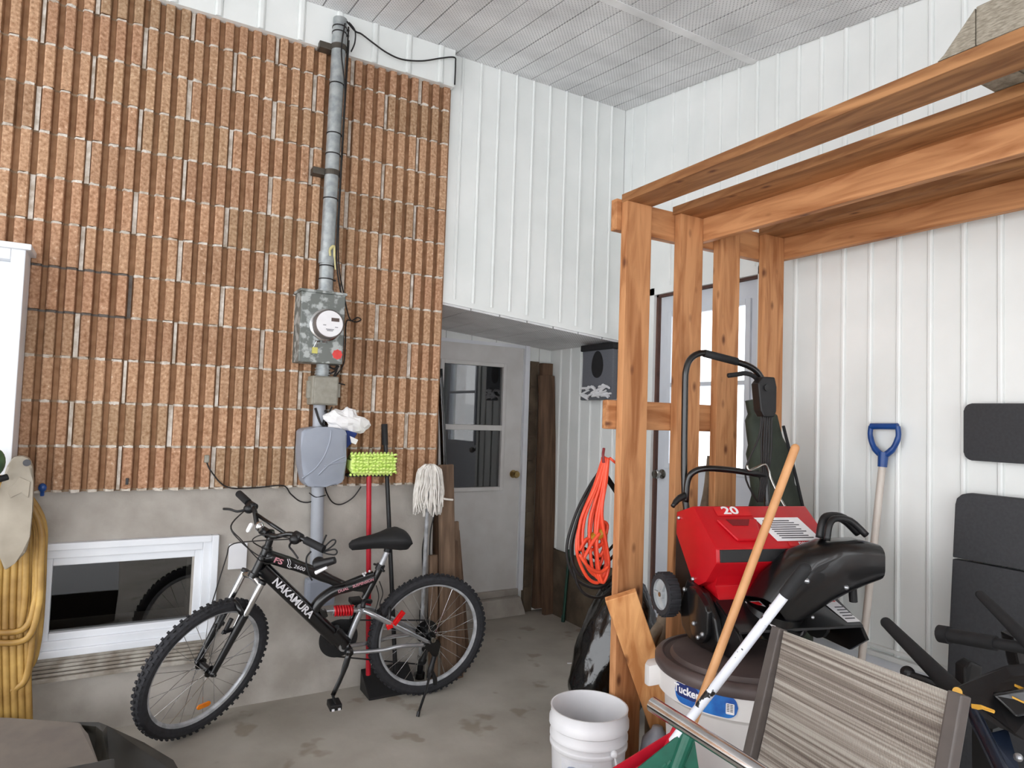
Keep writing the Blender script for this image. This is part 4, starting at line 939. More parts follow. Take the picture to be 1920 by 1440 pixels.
bm = BM(); cyl(bm, S(.135, .115, .955), S(.135, .108, .955), .014, 16); obj('button', bm, M['black_gloss'], cb)
bm = BM()
for k in range(6): tube(bm, [S(.13 + k * .01, .14, .84), S(.12 + k * .012, .14, .75 - .01 * k), S(.135 + k * .008 - (.07 if k == 0 else 0), .15, .60), S(.14 + k * .004, .17, .48)], .004, 6, n=5)
obj('control_cable', bm, M['cable_black'], sb)
bm = BM(); tube(bm, [S(.06, .13, .635), S(.065, .125, .615), S(.10, .125, .625), S(.135, .12, .64), S(.155, .12, .615), S(.165, .11, .57), S(.195, .05, .46), S(.235, -.11, .305)], .0055, 8, n=5); obj('chute_crank', bm, M['nickel'], sb, smooth=True)
# discharge chute
def ring(c, dr, wv, w, h, bmx, r=.3):
    c = V(c); dr = V(dr).normalized(); wv = V(wv); wv = (wv - dr * wv.dot(dr)).normalized(); hv = dr.cross(wv)
    pts = rbox_pts(0, 0, w, h, min(w, h) * r, 4); return [bmx.verts.new(c + wv * a + hv * b_) for a, b_ in pts]
bm = BM()
st = [(S(-.07, -.19, .14), (.8, 0, .7), .15, .15), (S(-.01, -.20, .20), (.9, 0, .6), .16, .19), (S(.08, -.21, .265), (1, -.1, .5), .16, .205), (S(.17, -.225, .305), (1, -.2, .3), .155, .19), (S(.27, -.24, .325), (1, -.25, .12), .15, .155), (S(.315, -.25, .327), (1, -.3, .0), .145, .125)]
def loft(bm, st, yv, k=1.0):
    rs = [ring(c, d, yv, w * k, h * k, bm) for c, d, w, h in st]
    for a, b_ in zip(rs, rs[1:]):
        n_ = len(a)
        for i in range(n_): bm.faces.new([a[i], a[(i + 1) % n_], b_[(i + 1) % n_], b_[i]])
    return rs
r1 = loft(bm, st, BY, 1); r2 = loft(bm, st, BY, .93)
for q in (0, -1):
    a, b_ = r1[q], r2[q]; n_ = len(a)
    for i in range(n_): bm.faces.new([a[i], a[(i + 1) % n_], b_[(i + 1) % n_], b_[i]])
ch = obj('chute', bm, M['black_gloss'], sb, smooth='auto')
bm = BM(); lathe(bm, [(.10, 0), (.112, .004), (.112, .02), (.10, .024), (.10, .05)], S(-.04, -.17, .10), (.1, -.25, 1), 32); obj('chute_base', bm, M['black_gloss'], sb, smooth='auto')
bm = BM()   # top grip of the deflector
P0 = [S(.135, -.21, .40), S(.15, -.205, .455), S(.18, -.20, .475), S(.235, -.21, .468), S(.285, -.23, .42)]
tube(bm, P0, .017, 10, n=4); tube(bm, [p + V((-.02, -.04, 0)) for p in P0], .012, 10, n=4); obj('chute_grip', bm, M['black_plastic'], ch, smooth=True)
bm = BM(); cyl(bm, S(.24, -.25, .24), S(.245, -.25, .18), .014, 12); obj('wing_knob', bm, M['black_plastic'], ch)
bm = BM(); ball(bm, S(.0, -.31, .275), .010); ball(bm, S(.17, -.30, .245), .009); ball(bm, S(-.11, -.27, .185), .007); ball(bm, S(.03, -.305, .15), .006); obj('bolt', bm, M['silver'], ch)

# folded chair in its green bag
t = thing('camp_chair_bag', 'dark green carry bag of a folded camp chair standing behind the snow blower', 'bag', (2.58, 2.15, 0))
bm = BM(); rr = random.Random(9)
tube(bm, [(2.70, 2.06, .0), (2.70, 2.07, .4), (2.70, 2.085, .8), (2.665, 2.10, 1.05), (2.61, 2.115, 1.3), (2.565, 2.125, 1.5), (2.54, 2.13, 1.62)], [.13, .15, .155, .145, .12, .10, .06], 18, n=5, flat=.55, up=(1, 0, 0))
for v_ in bm.verts: v_.co += V((.006 * math.sin(v_.co.z * 31 + v_.co.x * 60), .008 * math.sin(v_.co.z * 17 + v_.co.x * 40), 0))
obj('sleeve', bm, M['olive_bag'], t, smooth=True)
bm = BM(); tube(bm, [(2.44, 2.04, 1.3), (2.50, 2.02, 1.12), (2.49, 2.01, .95), (2.56, 2.0, .88)], .006, 8, n=5); tube(bm, [(2.62, 2.05, 1.5), (2.70, 2.035, 1.25), (2.76, 2.01, 1.0)], .007, 8, n=5); obj('strap', bm, M['black_rubber'], t)

# ------------------------------------------------------------------ handled tools in front of the can
A0 = V((1.93, 1.465, 1.425)); A1 = V((1.475, 1.50, .54)); ad = (A1 - A0).normalized()
t = thing('green_rake', 'green plastic rake with a plain wooden handle leaning on the snow blower', 'rake', (1.2, 1.52, 0))
A0 = sight(1491, 840, 2.15); A1 = sight(1287, 1388, 2.03); ad = (A1 - A0).normalized()
bm = BM(); cyl(bm, A0, A1 + ad * .08, .0135, 16); ball(bm, A0, .0135); obj('handle', bm, M['broom_wood'], t, smooth='auto')
def head(bm, p, d, side, nrm_off=0):
    """shouldered fan head with ribs: p socket end, d down the head, side across"""
    d = V(d).normalized(); side = (V(side) - d * V(side).dot(d)).normalized(); nn = d.cross(side)
    out = [(-.022, 0), (.022, 0), (.235, .37), (.25, .42), (.25, .50), (-.25, .50), (-.25, .42), (-.235, .37)]
    prism(bm, [p + side * a + d * b_ for a, b_ in out], nn * .006)
    for k in range(9):
        a = -.2 + .05 * k; tube(bm, [p + d * (.05 + abs(a) * .3) + side * a * .2, p + d * .38 + side * a, p + d * .495 + side * a * 1.08], .006, 6)
    cyl(bm, p - d * .035, p + d * .42, .023, 14, r2=.010)
SD = (-.85, .52, 0)
bm = BM(); head(bm, A1 + (EYE - A1).normalized() * .055 - ad * .01, ad, SD); obj('rake_head', bm, M['head_green'], t)
t = thing('red_rake', 'red plastic rake with flaking white-painted pole and black grip leaning by the can', 'rake', (1.2, 1.4, 0))
C0 = sight(1505, 1072, 1.83); C1 = sight(1268, 1382, 2.0); cd_ = (C1 - C0).normalized()
bm = BM(); cyl(bm, C0, C1 + cd_ * .02, .0135, 16); obj('pole', bm, M['flaked_paint'], t, smooth='auto')
bm = BM(); cyl(bm, C0 - cd_ * .01, C0 + cd_ * .085, .0175, 16); ball(bm, C0 - cd_ * .01, .0175); obj('grip', bm, M['black_rubber'], t, smooth='auto')
bm = BM(); head(bm, C1 - (EYE - C1).normalized() * .02, (cd_ + ad) * .5, SD); obj('rake_head', bm, M['head_red'], t)
bm = BM(); tube(bm, [(1.2615, 1.385, .7488), (1.30, .76, .698), (1.333, .25, .657), (1.337, .20, .62), (1.34, .19, .55), (1.34, .19, 0)], .0195, 20); group_obj(obj('chrome_tube', bm, M['chrome'], origin=(1.34, .19, 0), smooth='auto'), label='bent shiny chrome tube pointing towards the leaning stud in front of the rakes', category='tube')

# ------------------------------------------------------------------ patio chair
t = thing('patio_chair', 'brown-framed patio chair with grey-brown striped woven sling, seen from its side', 'chair', (1.2, .8, 0))
TL = V((1.60, 1.254, .94)); wv = V((-.138, -.99, .031)).normalized(); dn = V((-.304, .013, -.953)).normalized(); cn = wv.cross(dn).normalized(); Wd = .5
bm = BM()
n1_, n2_ = 14, 14
for th in (0, -.004):
    g = [[bm.verts.new(TL + wv * (.018 + (Wd - .036) * i / n1_) + dn * (.55 * j / n2_) + cn * (th + .012 * math.sin(PI * j / n2_))) for i in range(n1_ + 1)] for j in range(n2_ + 1)]
    for j in range(n2_):
        for i in range(n1_): bm.faces.new([g[j][i], g[j][i + 1], g[j + 1][i + 1], g[j + 1][i]])
bk = obj('back_sling', bm, M['fabric'], t, smooth=True)
for s in (0, 1):
    p = TL + wv * (Wd * s) + V((0, 0, .004)); bm = BM(); bar(bm, p, p + dn * .60, wv, .032, .03, bev=.004); obj('back_rail', bm, M['frame_brown'], t)
J = TL + dn * .53
bm = BM(); hexa(bm, [J + wv * .02, J + wv * .48, J + wv * .48 + V((-.47, 0, .02)), J + wv * .02 + V((-.47, 0, .02)), J + wv * .02 + V((0, 0, .006)), J + wv * .48 + V((0, 0, .006)), J + wv * .48 + V((-.47, 0, .026)), J + wv * .02 + V((-.47, 0, .026))]); obj('seat_sling', bm, M['fabric'], t)
for s in (0, 1):
    p = J + wv * (Wd * s); bm = BM(); bar(bm, p, p + V((-.48, 0, .02)), (0, 1, 0), .03, .03, bev=.004); obj('seat_rail', bm, M['frame_brown'], t)
    a = TL + dn * .31 + wv * (Wd * s)
    bm = BM(); bar(bm, V((p.x - .46, p.y, p.z + .01)), V((p.x - .49, p.y, 0)), (0, 1, 0), .03, .03, bev=.004); obj('leg', bm, M['frame_brown'], t)
    bm = BM(); bar(bm, p, V((p.x + .06, p.y, 0)), (0, 1, 0), .03, .03, bev=.004); obj('leg', bm, M['frame_brown'], t)

# ------------------------------------------------------------------ exercise machine
t = thing('exercise_machine', 'black folded exercise machine with foam-gripped bars and yellow trim marks behind the chair', 'exercise machine', (2.1, .85, 0))
for a, b_, r_ in (((1662, 1168, 2.1), (1795, 1300, 1.82), .019), ((1838, 1115, 2.0), (1960, 1235, 1.78), .017), ((1762, 1188, 2.05), (1960, 1222, 1.8), .0165)):
    p, q = sight(*a), sight(*b_); bm = BM(); d = (q - p).normalized()
    if r_ == .019: cyl(bm, p, q, .017, 16, r2=.026); ball(bm, p, .017)
    elif r_ == .017: cyl(bm, p, q, .013, 16, r2=.022); ball(bm, p, .013)
    else: cyl(bm, p, p + d * .03, .026, 16); cyl(bm, p + d * .03, p + d * .16, .021, 16); cyl(bm, p + d * .16, q, .016, 16)
    obj('grip_bar', bm, M['black_rubber'], t, smooth='auto')
def quadslab(bm, pts, depth, bev=.01):
    a = [V(p) for p in pts]; n_ = (a[1] - a[0]).cross(a[2] - a[0]).normalized()
    if n_.dot(a[0] - EYE) < 0: n_ = -n_
    prism(bm, a, n_ * depth, bev=bev)
bm = BM(); quadslab(bm, [sight(1793, 1305, 1.78), sight(1850, 1290, 1.80), sight(1900, 1262, 1.80), sight(2010, 1250, 1.75), sight(2010, 1440, 1.6), sight(1900, 1380, 1.66)], .03); obj('body', bm, M['black_plastic'], t)
bm = BM(); quadslab(bm, [sight(1860, 1302, 1.74), sight(1935, 1290, 1.70), sight(1990, 1330, 1.66), sight(1905, 1345, 1.68)], .05, .006); obj('side_cover', bm, M['black_gloss'], t)
bm = BM(); quadslab(bm, [sight(1806, 1252, 1.95), sight(1822, 1240, 1.95), sight(1846, 1252, 1.95), sight(1832, 1275, 1.93), sight(1822, 1310, 1.9), sight(1806, 1310, 1.9)], .04, .008); obj('seat_post', bm, M['black_plastic'], t)
bm = BM(); quadslab(bm, [sight(1900, 1195, 2.0), sight(1990, 1185, 2.0), sight(1990, 1270, 2.0), sight(1915, 1262, 2.0)], .06, .01); obj('motor_cover', bm, M['black_plastic'], t)
for pp in ([(1822, 1322, 1.735), (1830, 1326, 1.735), (1840, 1324, 1.73), (1866, 1334, 1.72), (1864, 1338, 1.72), (1842, 1330, 1.72), (1834, 1331, 1.72), (1822, 1328, 1.73)], [(1902, 1283, 1.80), (1925, 1293, 1.78), (1925, 1298, 1.78), (1902, 1287, 1.80)], [(1898, 1306, 1.68), (1922, 1317, 1.67), (1922, 1320, 1.67), (1898, 1309, 1.68)]):
    bm = BM(); quadslab(bm, [sight(x, y, d - .055) for x, y, d in pp], .004, 0); obj('trim_mark', bm, M['trim_yellow'], t)
bm = BM(); e = sight(1795, 1297, 1.70); lathe(bm, [(.006, 0), (.011, 0), (.011, .012), (.006, .012)], e, EYE - e, 16); quadslab(bm, [e + V((-.004, -.012, .0)), e + V((0, -.022, -.004)), e + V((0, -.024, -.014)), e + V((-.004, -.008, -.010))], .005, 0); obj('trim_ring', bm, M['trim_yellow'], t)
bm = BM(); cyl(bm, sight(1822, 1330, 1.76), sight(1905, 1500, 1.50), .017, 16); cyl(bm, sight(1905, 1500, 1.50), V((1.95, .80, 0)), .017, 16); obj('frame_tube', bm, M['tube_navy'], t, smooth='auto')
bm = BM(); quadslab(bm, [sight(1850, 1375, 1.72), sight(1890, 1365, 1.72), sight(1915, 1450, 1.65), sight(1880, 1460, 1.66)], .02, .004); obj('bracket', bm, M['tube_navy'], t)
bm = BM(); ball(bm, sight(1909, 1420, 1.60), .010); obj('bolt', bm, M['silver'], t)
bm = BM(); tube(bm, [sight(1700, 1265, 1.95), sight(1740, 1278, 1.9), sight(1790, 1300, 1.85)], .014, 10); ball(bm, sight(1702, 1262, 1.95), .02); obj('rear_bar', bm, M['black_plastic'], t)
bm = BM(); bar(bm, (2.06, .95, .0), (2.06, .95, .72), (1, 0, 0), .06, .05); bar(bm, (1.95, .70, .015), (2.2, 1.15, .015), (0, 0, 1), .03, .06); obj('stand', bm, M['black_plastic'], t)

# ------------------------------------------------------------------ pads and shovel on the right wall
bm = BM(); prism(bm, [(2.90, y, z) for y, z in rbox_pts(1.08, 1.502, .69, .225, .03)], (.03, 0, 0), bev=.006)
group_obj(obj('padded_panel', bm, M['pad_grey'], smooth='auto', origin=(2.9, 1.08, 1.5)), label='small dark grey padded rectangle mounted high on the white wall', category='pad')
t = thing('folding_mat', 'tall dark grey three-panel folding mat standing against the white wall', 'mat', (2.84, 1.1, 0))
def mp_(y, z):
    k = z / 1.26; return V((2.78 + .105 * k, y, z))
for z0, z1, top in ((1.006, 1.262, 1), (.72, 1.0, 0), (.0, .714, 0)):
    pts = [(1.447, z0), (.72, z0), (.72, z1)]
    if top: pts += [(1.40, z1), (1.425, z1 - .008), (1.442, z1 - .025), (1.447, z1 - .05)]
    else: pts += [(1.447, z1)]
    bm = BM(); prism(bm, [mp_(y, z) for y, z in pts], (.035, 0, 0), bev=.005); obj('mat_panel', bm, M['pad_grey'], t)
t = thing('snow_shovel', 'snow shovel with blue D-grip and cream shaft leaning on the right wall', 'shovel', (2.80, 1.80, 0))
s0 = V((2.905, 1.757, 1.345)); s1 = V((2.80, 1.80, .30))
bm = BM(); cyl(bm, s0, s1, .0155, 16); obj('shaft', bm, M['shaft_cream'], t, smooth='auto')
bm = BM()
tube(bm, [(2.912, 1.815, 1.512), (2.912, 1.695, 1.515)], .014, 12)
tube(bm, [(2.912, 1.815, 1.512), (2.912, 1.818, 1.47), (2.91, 1.80, 1.42), (2.908, 1.77, 1.39)], [.011, .012, .014], 12, n=5); tube(bm, [(2.912, 1.695, 1.515), (2.912, 1.692, 1.47), (2.91, 1.712, 1.42), (2.908, 1.742, 1.39)], [.011, .012, .014], 12, n=5)
cyl(bm, (2.908, 1.755, 1.40), (2.904, 1.757, 1.335), .022, 16, r2=.019); obj('grip', bm, M['shovel_blue'], t, smooth='auto', label='blue D-shaped grip')
bm = BM(); hexa(bm, [(2.70, 1.62, 0), (2.70, 1.98, 0), (2.715, 1.98, 0), (2.715, 1.62, 0), (2.79, 1.66, .34), (2.79, 1.94, .34), (2.805, 1.94, .34), (2.805, 1.66, .34)], bev=.004); obj('blade', bm, M['shovel_blue'], t)

# ------------------------------------------------------------------ hose hanger, hose, cart at the left
t = thing('hose_hanger', 'beige plastic hose hanger fixed to the block wall beside the left window', 'hose hanger', (-.36, 3.55, .80))
hp = [(-.375, 1.268), (-.345, 1.272), (-.322, 1.262), (-.308, 1.225), (-.303, 1.165), (-.30, 1.05), (-.302, .94), (-.312, .875), (-.345, .835), (-.378, .805), (-.40, .87), (-.412, .945), (-.418, 1.05), (-.41, 1.15), (-.395, 1.23)]
bm = BM(); prism(bm, [(x, 3.40, z) for x, z in hp], (0, .045, 0), bev=.012); box(bm, (-.39, 3.44, 1.12), (-.33, 3.612, 1.24), bev=.01); hg = obj('bracket', bm, M['beige_plastic'], t, smooth='auto')
bm = BM(); prism(bm, [(x, 3.3985, z) for x, z in [(-.385, 1.13), (-.348, 1.185), (-.312, 1.165), (-.315, 1.10), (-.34, 1.125), (-.375, 1.10)]], (0, -.004, 0), bev=.0015); obj('moulding', bm, M['beige_plastic'], hg)
bm = BM(); cyl(bm, (-.328, 3.4005, 1.243), (-.328, 3.396, 1.243), .014, 16); obj('hole', bm, M['print_dark'], hg)
bm = BM(); ball(bm, (-.425, 3.33, 1.25), .05, .7, .7, 1.1); group_obj(obj('plastic_pot', bm, M['cap_green'], smooth=True, origin=(-.415, 3.38, 1.245)), label='rounded green plastic object at the left edge above the hose hanger', category='pot')
bm = BM(); tube(bm, [(-.50, 3.33, 1.15), (-.43, 3.34, 1.175), (-.385, 3.36, 1.19)], .013, 10, n=4); tube(bm, [(-.5, 3.33, 1.12), (-.42, 3.34, 1.145)], .012, 8); group_obj(obj('hose_nozzle', bm, M['black_rubber'], smooth=True, origin=(-.42, 3.36, 1.2)), label='black hose nozzle resting below the green object at the left edge', category='hose nozzle')
bm = BM(); rr = random.Random(6)
for k in range(11):
    xc = -.42 + rr.uniform(-.05, .02); wd = rr.uniform(.05, .12); zb = rr.uniform(.12, .55) if k > 2 else (.50, .54, .3)[k]; yy = 3.475 + k * .010
    xr = min(-.262, xc + wd + .03) if k > 2 else (-.262, -.275, -.28)[k]
    P = [(xc, yy, 1.20 - rr.uniform(0, .04)), (xr - .02, yy, 1.0), (xr, yy, .8), (xr, yy, (zb + .12)), (xr - .04, yy, zb), (xc - .03, yy, zb + .02), (xc - wd, yy, .6), (xc - wd * .7, yy, .95), (xc - .06, yy, 1.15)]
    tube(bm, P, .013, 8, closed=True, n=6, flat=.6)
for k in range(5):
    x0 = -.41 + k * .024; tube(bm, [(x0, 3.50 + .006 * k, .95), (x0 + .01, 3.49 + .006 * k, .6), (x0 + .04, 3.48 + .006 * k, .2), (x0 + .06, 3.46 + .006 * k, .02)], .014, 8, n=5, flat=.6)
group_obj(obj('garden_hose', bm, M['hose_yellow'], smooth=True, origin=(-.38, 3.42, .3)), label='flattened yellow-tan garden hose hanging in long loops below the beige hanger', category='hose')

t = thing('garden_cart', 'dark plastic garden cart with a taupe lid in the bottom left corner', 'cart', (-.05, 2.0, 0))
K = lambda x, y, z: V((x, y, z))
bm = BM(); prism(bm, [sight(-160, 1338, 2.68), sight(20, 1346, 2.68), sight(150, 1354, 2.66), sight(165, 1376, 2.6), sight(188, 1440, 2.42), sight(215, 1560, 2.1), sight(-160, 1600, 2.05)], (0, 0, -.05), bev=.006); obj('lid', bm, M['cart_taupe'], t)
bm = BM()
O_ = [sight(82, 1353, 2.70), sight(185, 1354, 2.70), sight(200, 1360, 2.68), sight(270, 1392, 2.60), sight(325, 1425, 2.52), sight(345, 1460, 2.45), sight(350, 1600, 2.2), sight(222, 1600, 2.1), sight(205, 1440, 2.42), sight(193, 1372, 2.6), sight(180, 1362, 2.66)]
n_ = len(O_); A_ = [bm.verts.new(p) for p in O_]; B_ = [bm.verts.new(V((p.x, p.y, p.z - .14))) for p in O_]
bm.faces.new(A_); bm.faces.new(B_[::-1])
for i in range(n_): bm.faces.new([A_[i], A_[(i + 1) % n_], B_[(i + 1) % n_], B_[i]])
obj('fender', bm, M['cart_dark'], t)
bm = BM(); ws = [sight(*p) for p in ((265, 1445, 2.36), (290, 1430, 2.37), (310, 1430, 2.37), (330, 1445, 2.36))]; c = sight(285, 1500, 2.3); lathe(bm, [(.06, -.02), (.10, -.02), (.105, 0), (.10, .02), (.06, .02)], (c.x, c.y, .105), (1, .2, 0), 28); obj('wheel', bm, M['tire_rubber'], t, smooth='auto')
bm = BM(); lo = sight(-200, 1500, 2.3); hexa(bm, [(-.6, 1.8, .06), (.02, 1.8, .06), (.02, 2.5, .06), (-.6, 2.5, .06), (-.75, 1.75, .38), (.04, 1.75, .38), (.04, 2.55, .36), (-.75, 2.55, .36)], bev=.01); obj('tub', bm, M['cart_dark'], t)
bm = BM(); box(bm, (-.55, 1.9, 0), (-.5, 1.95, .08)); box(bm, (-.55, 2.4, 0), (-.5, 2.45, .08)); box(bm, (-.08, 2.4, 0), (-.03, 2.45, .08)); obj('foot', bm, M['black_plastic'], t)

# ------------------------------------------------------------------ bicycle
LEAN = .13; BASE = V((.93, 3.407, 0))
bk = thing('bicycle', 'black full-suspension mountain bike on its kickstand against the foundation wall', 'bicycle', BASE)
UP = V((0, -math.sin(LEAN), math.cos(LEAN))); NO = V((0, -math.cos(LEAN), -math.sin(LEAN)))
def B(u, v_, w_=0): return V((u, 3.407, 0)) + UP * v_ + NO * w_
def wheel(C, d, up, R=.327, parent=None, refl=None, side=1):
    n = d.cross(up).normalized(); C = V(C); mr = R - .026
    def cp(a, r): return C + d * (r * math.cos(a)) + up * (r * math.sin(a))
    bm = BM(); prof = [(R - .052, -.014), (R - .040, -.024), (R - .022, -.026), (R - .008, -.018), (R - .004, 0), (R - .008, .018), (R - .022, .026), (R - .040, .024), (R - .052, .014)]
    seg = 72; rings = [[bm.verts.new(cp(2 * PI * k / seg, r) + n * h) for r, h in prof] for k in range(seg)]
    for k in range(seg):
        a, b_ = rings[k], rings[(k + 1) % seg]
        for j in range(len(prof) - 1): bm.faces.new([a[j], a[j + 1], b_[j + 1], b_[j]])
    for k in range(64):
        a = 2 * PI * k / 64
        for h, tt, rr_ in ((-.019, .012, R - .006), (.019, .012, R - .006), (0, .014, R - .001)):
            aa = a + (PI / 64 if h == 0 else 0); e1 = cp(aa, 1) - C; ta = (-d * math.sin(aa) + up * math.cos(aa)); p = cp(aa, rr_) + n * h; bar(bm, p - ta * tt / 2, p + ta * tt / 2, n, .011, .007)
    w_ = obj('tire', bm, M['tire_rubber'], parent)
    bm = BM(); pr = [(R - .052, -.013), (R - .046, -.014), (R - .046, .014), (R - .052, .013), (R - .062, .009), (R - .066, 0), (R - .062, -.009)]
    rings = [[bm.verts.new(cp(2 * PI * k / seg, r) + n * h) for r, h in pr] for k in range(seg)]
    for k in range(seg):
        a, b_ = rings[k], rings[(k + 1) % seg]
        for j in range(len(pr)): bm.faces.new([a[j], a[(j + 1) % len(pr)], b_[(j + 1) % len(pr)], b_[j]])
    obj('rim', bm, M['satin_alu'], w_, smooth='auto')
    bm = BM(); cyl(bm, C - n * .05, C + n * .05, .016, 16); cyl(bm, C - n * .036, C - n * .032, .028, 20); cyl(bm, C + n * .032, C + n * .036, .028, 20); obj('hub', bm, M['black_gloss'], w_, smooth='auto')
    for k in range(28):
        s = 1 if k % 2 else -1; a = 2 * PI * k / 28; a2 = a + (.55 if (k // 2) % 2 else -.55)
        bm = BM(); tube(bm, [cp(a2, .026) + n * (.034 * s), cp(a, R - .062)], .0013, 5); obj('spoke', bm, M['chrome'], w_)
    return w_, cp, n
# front assembly, turned towards the viewer
yaw, ln = .5443, -.30; FC = V((.3866, 3.3575, .3215)); fd = V((math.cos(yaw), math.sin(yaw), 0)); n0 = V((-math.sin(yaw), math.cos(yaw), 0)); fu = V((0, 0, 1)) * math.cos(ln) + n0 * math.sin(ln)
fw = thing_dummy = None
w_, cp, fn = wheel(FC, fd, fu, parent=bk); w_.name = 'front_wheel'
bm = BM(); p = cp(-1.35, .21); prism(bm, [p + fd * a + fu * b_ for a, b_ in rbox_pts(0, 0, .07, .022, .01)], fn * .008, bev=.002); obj('reflector', bm, M['reflector_orange'], w_)
if fn.dot(EYE - FC) < 0: fn = -fn
HB = B(.569, .745); HT = B(.613, .85); SM = B(.636, .94); ax = (HT - HB).normalized(); CR = B(.560, .715)
fx = fn.copy()
bm = BM()
for s in (1, -1):
    top = CR + fx * (.062 * s) - fu.cross(fx) * 0; low = FC + fx * (.055 * s)
    mid = top.lerp(low, .34)
    cyl(bm, mid, low, .0195, 16, r2=.014); ball(bm, low, .016)
cyl(bm, FC - fx * .075, FC + fx * .075, .006, 10)
obj('fork_leg', bm, M['black_gloss'], bk, smooth='auto'); bm = BM()
top1, top2 = CR + fx * .062, CR - fx * .062
m1, m2 = top1.lerp(FC + fx * .055, .36), top2.lerp(FC - fx * .055, .36); fwdv = -fd
tube(bm, [m1, m1.lerp(m2, .15) + fwdv * .03 + ax * .035, m1.lerp(m2, .5) + fwdv * .035 + ax * .05, m1.lerp(m2, .85) + fwdv * .03 + ax * .035, m2], .013, 10, n=4); obj('brake_arch', bm, M['black_gloss'], bk, smooth=True)
bm = BM()
for s in (1, -1):
    top = CR + fx * (.062 * s); low = FC + fx * (.055 * s); cyl(bm, top + (top - low).normalized() * .012, top.lerp(low, .36), .0155, 16)
tube(bm, [top1, CR + ax * .012, top2], .015, 10, n=4); obj('fork_stanchion', bm, M['chrome'], bk, smooth='auto')
for s in (1, -1):
    bm = BM(); top = CR + fx * (.062 * s); low = FC + fx * (.055 * s); d = (top - low).normalized(); cyl(bm, top + d * .008, top + d * .022, .018, 16)
    obj('fork_cap', bm, M['black_plastic'], bk)
bm = BM()
for s in (1, -1):
    c = m1.lerp(m2, .5 - .2 * s) + fwdv * .028 - ax * .02; cyl(bm, c, c - ax * .07, .010, 10); prism(bm, [c - ax * .03 + fd * a for a in ()] or [c - ax * .05 + fd * -.02, c - ax * .05 + fd * .03, c - ax * .065 + fd * .03, c - ax * .065 + fd * -.02], fx * .012 * s)
obj('front_brake', bm, M['black_plastic'], bk)
bm = BM(); cyl(bm, CR + ax * .01, HT + ax * .02, .021, 20); cyl(bm, HB - ax * .02, HB, .026, 20); cyl(bm, HT, HT + ax * .012, .025, 20); obj('head_tube', bm, M['black_gloss'], bk, smooth='auto')
bm = BM(); cyl(bm, HT + ax * .01, SM - ax * .01, .017, 16); sf = SM - fd * .045; cyl(bm, SM - ax * .01, sf, .017, 14); cyl(bm, sf - fx * .022, sf + fx * .022, .021, 16); obj('stem', bm, M['black_gloss'], bk, smooth='auto')
# riser handlebar
def H(s, r=0, f=0): return sf + fx * s + ax * (r * .62 - .03 * s) + fd * f
bm = BM(); tube(bm, [H(-.30, .085, .05), H(-.20, .085, .03), H(-.13, .08, .01), H(-.06, .01, 0), H(0, 0, 0), H(.06, .01, 0), H(.13, .08, .01), H(.20, .085, .03), H(.30, .085, .05)], .0115, 12, n=6); tube(bm, [H(-.115, .066, .006), H(.115, .066, .006)], .0085, 10); obj('handlebar', bm, M['black_gloss'], bk, smooth=True)
for s in (1, -1):
    bm = BM(); cyl(bm, H(.205 * s, .085, .031), H(.305 * s, .085, .051), .0175, 16); obj('grip', bm, M['black_rubber'], bk, smooth='auto')
    bm = BM(); c = H(.165 * s, .085, .022); ball(bm, c - fd * .01 - ax * .012, .026, 1, 1, .9, 14); cyl(bm, c - fx * .02, c + fx * .02, .02, 14); sh = obj('shifter', bm, M['black_plastic'], bk, smooth=True)
    bm = BM(); tube(bm, [c - fd * .02 - ax * .015, c - fd * .05 - ax * .03 + fx * s * .02, c - fd * .06 - ax * .035 + fx * s * .06, c - fd * .058 - ax * .05 + fx * s * .10], .006, 8, n=4, flat=.7); obj('brake_lever', bm, M['black_plastic'], bk, smooth=True)
bm = BM(); c = H(-.02, .035, -.03); ball(bm, c, .02, 1, 1, 1.2); obj('bell', bm, M['chrome'], bk, smooth=True)
bm = BM(); c = H(-.06, -.0, -.045); prism(bm, [c + fx * a + ax * b_ for a, b_ in rbox_pts(0, 0, .02, .045, .008)], fd * .008, bev=.002); obj('front_reflector', bm, M['label_white'], bk)
bm = BM()
tube(bm, [H(-.165, .07, .0), H(-.13, -.03, -.08), H(-.05, -.09, -.06), B(.60, .80, .03), B(.70, .80, .02), B(.80, .765, .022)], .0028, 6, n=6)
tube(bm, [H(.165, .07, .0), H(.08, .02, -.12), H(-.02, -.08, -.14), H(-.03, -.20, -.12), FC + fu * .33 - fd * .06], .0028, 6, n=6)
tube(bm, [H(-.165, .07, 0), H(-.16, -.06, -.05), H(-.08, -.14, -.02), B(.585, .83, .03), B(.64, .83, .03)], .0028, 6, n=6)
tube(bm, [H(.16, .07, 0), H(.05, .03, -.06), H(0, -.06, -.05), B(.61, .86, .03)], .0028, 6, n=6)
tube(bm, [B(.93, .655, .03), B(1.0, .665, .03), B(1.08, .68, .03), B(1.14, .69, .03)], .0028, 6, n=4)
tube(bm, [B(1.165, .66, .03), B(1.185, .60, .04), B(1.175, .54, .04), B(1.20, .47, .03)], .0028, 6, n=5); tube(bm, [B(1.15, .64, .03), B(1.165, .58, .04), B(1.15, .50, .04)], .0028, 6, n=5)
obj('brake_cable', bm, M['cable_black'], bk)
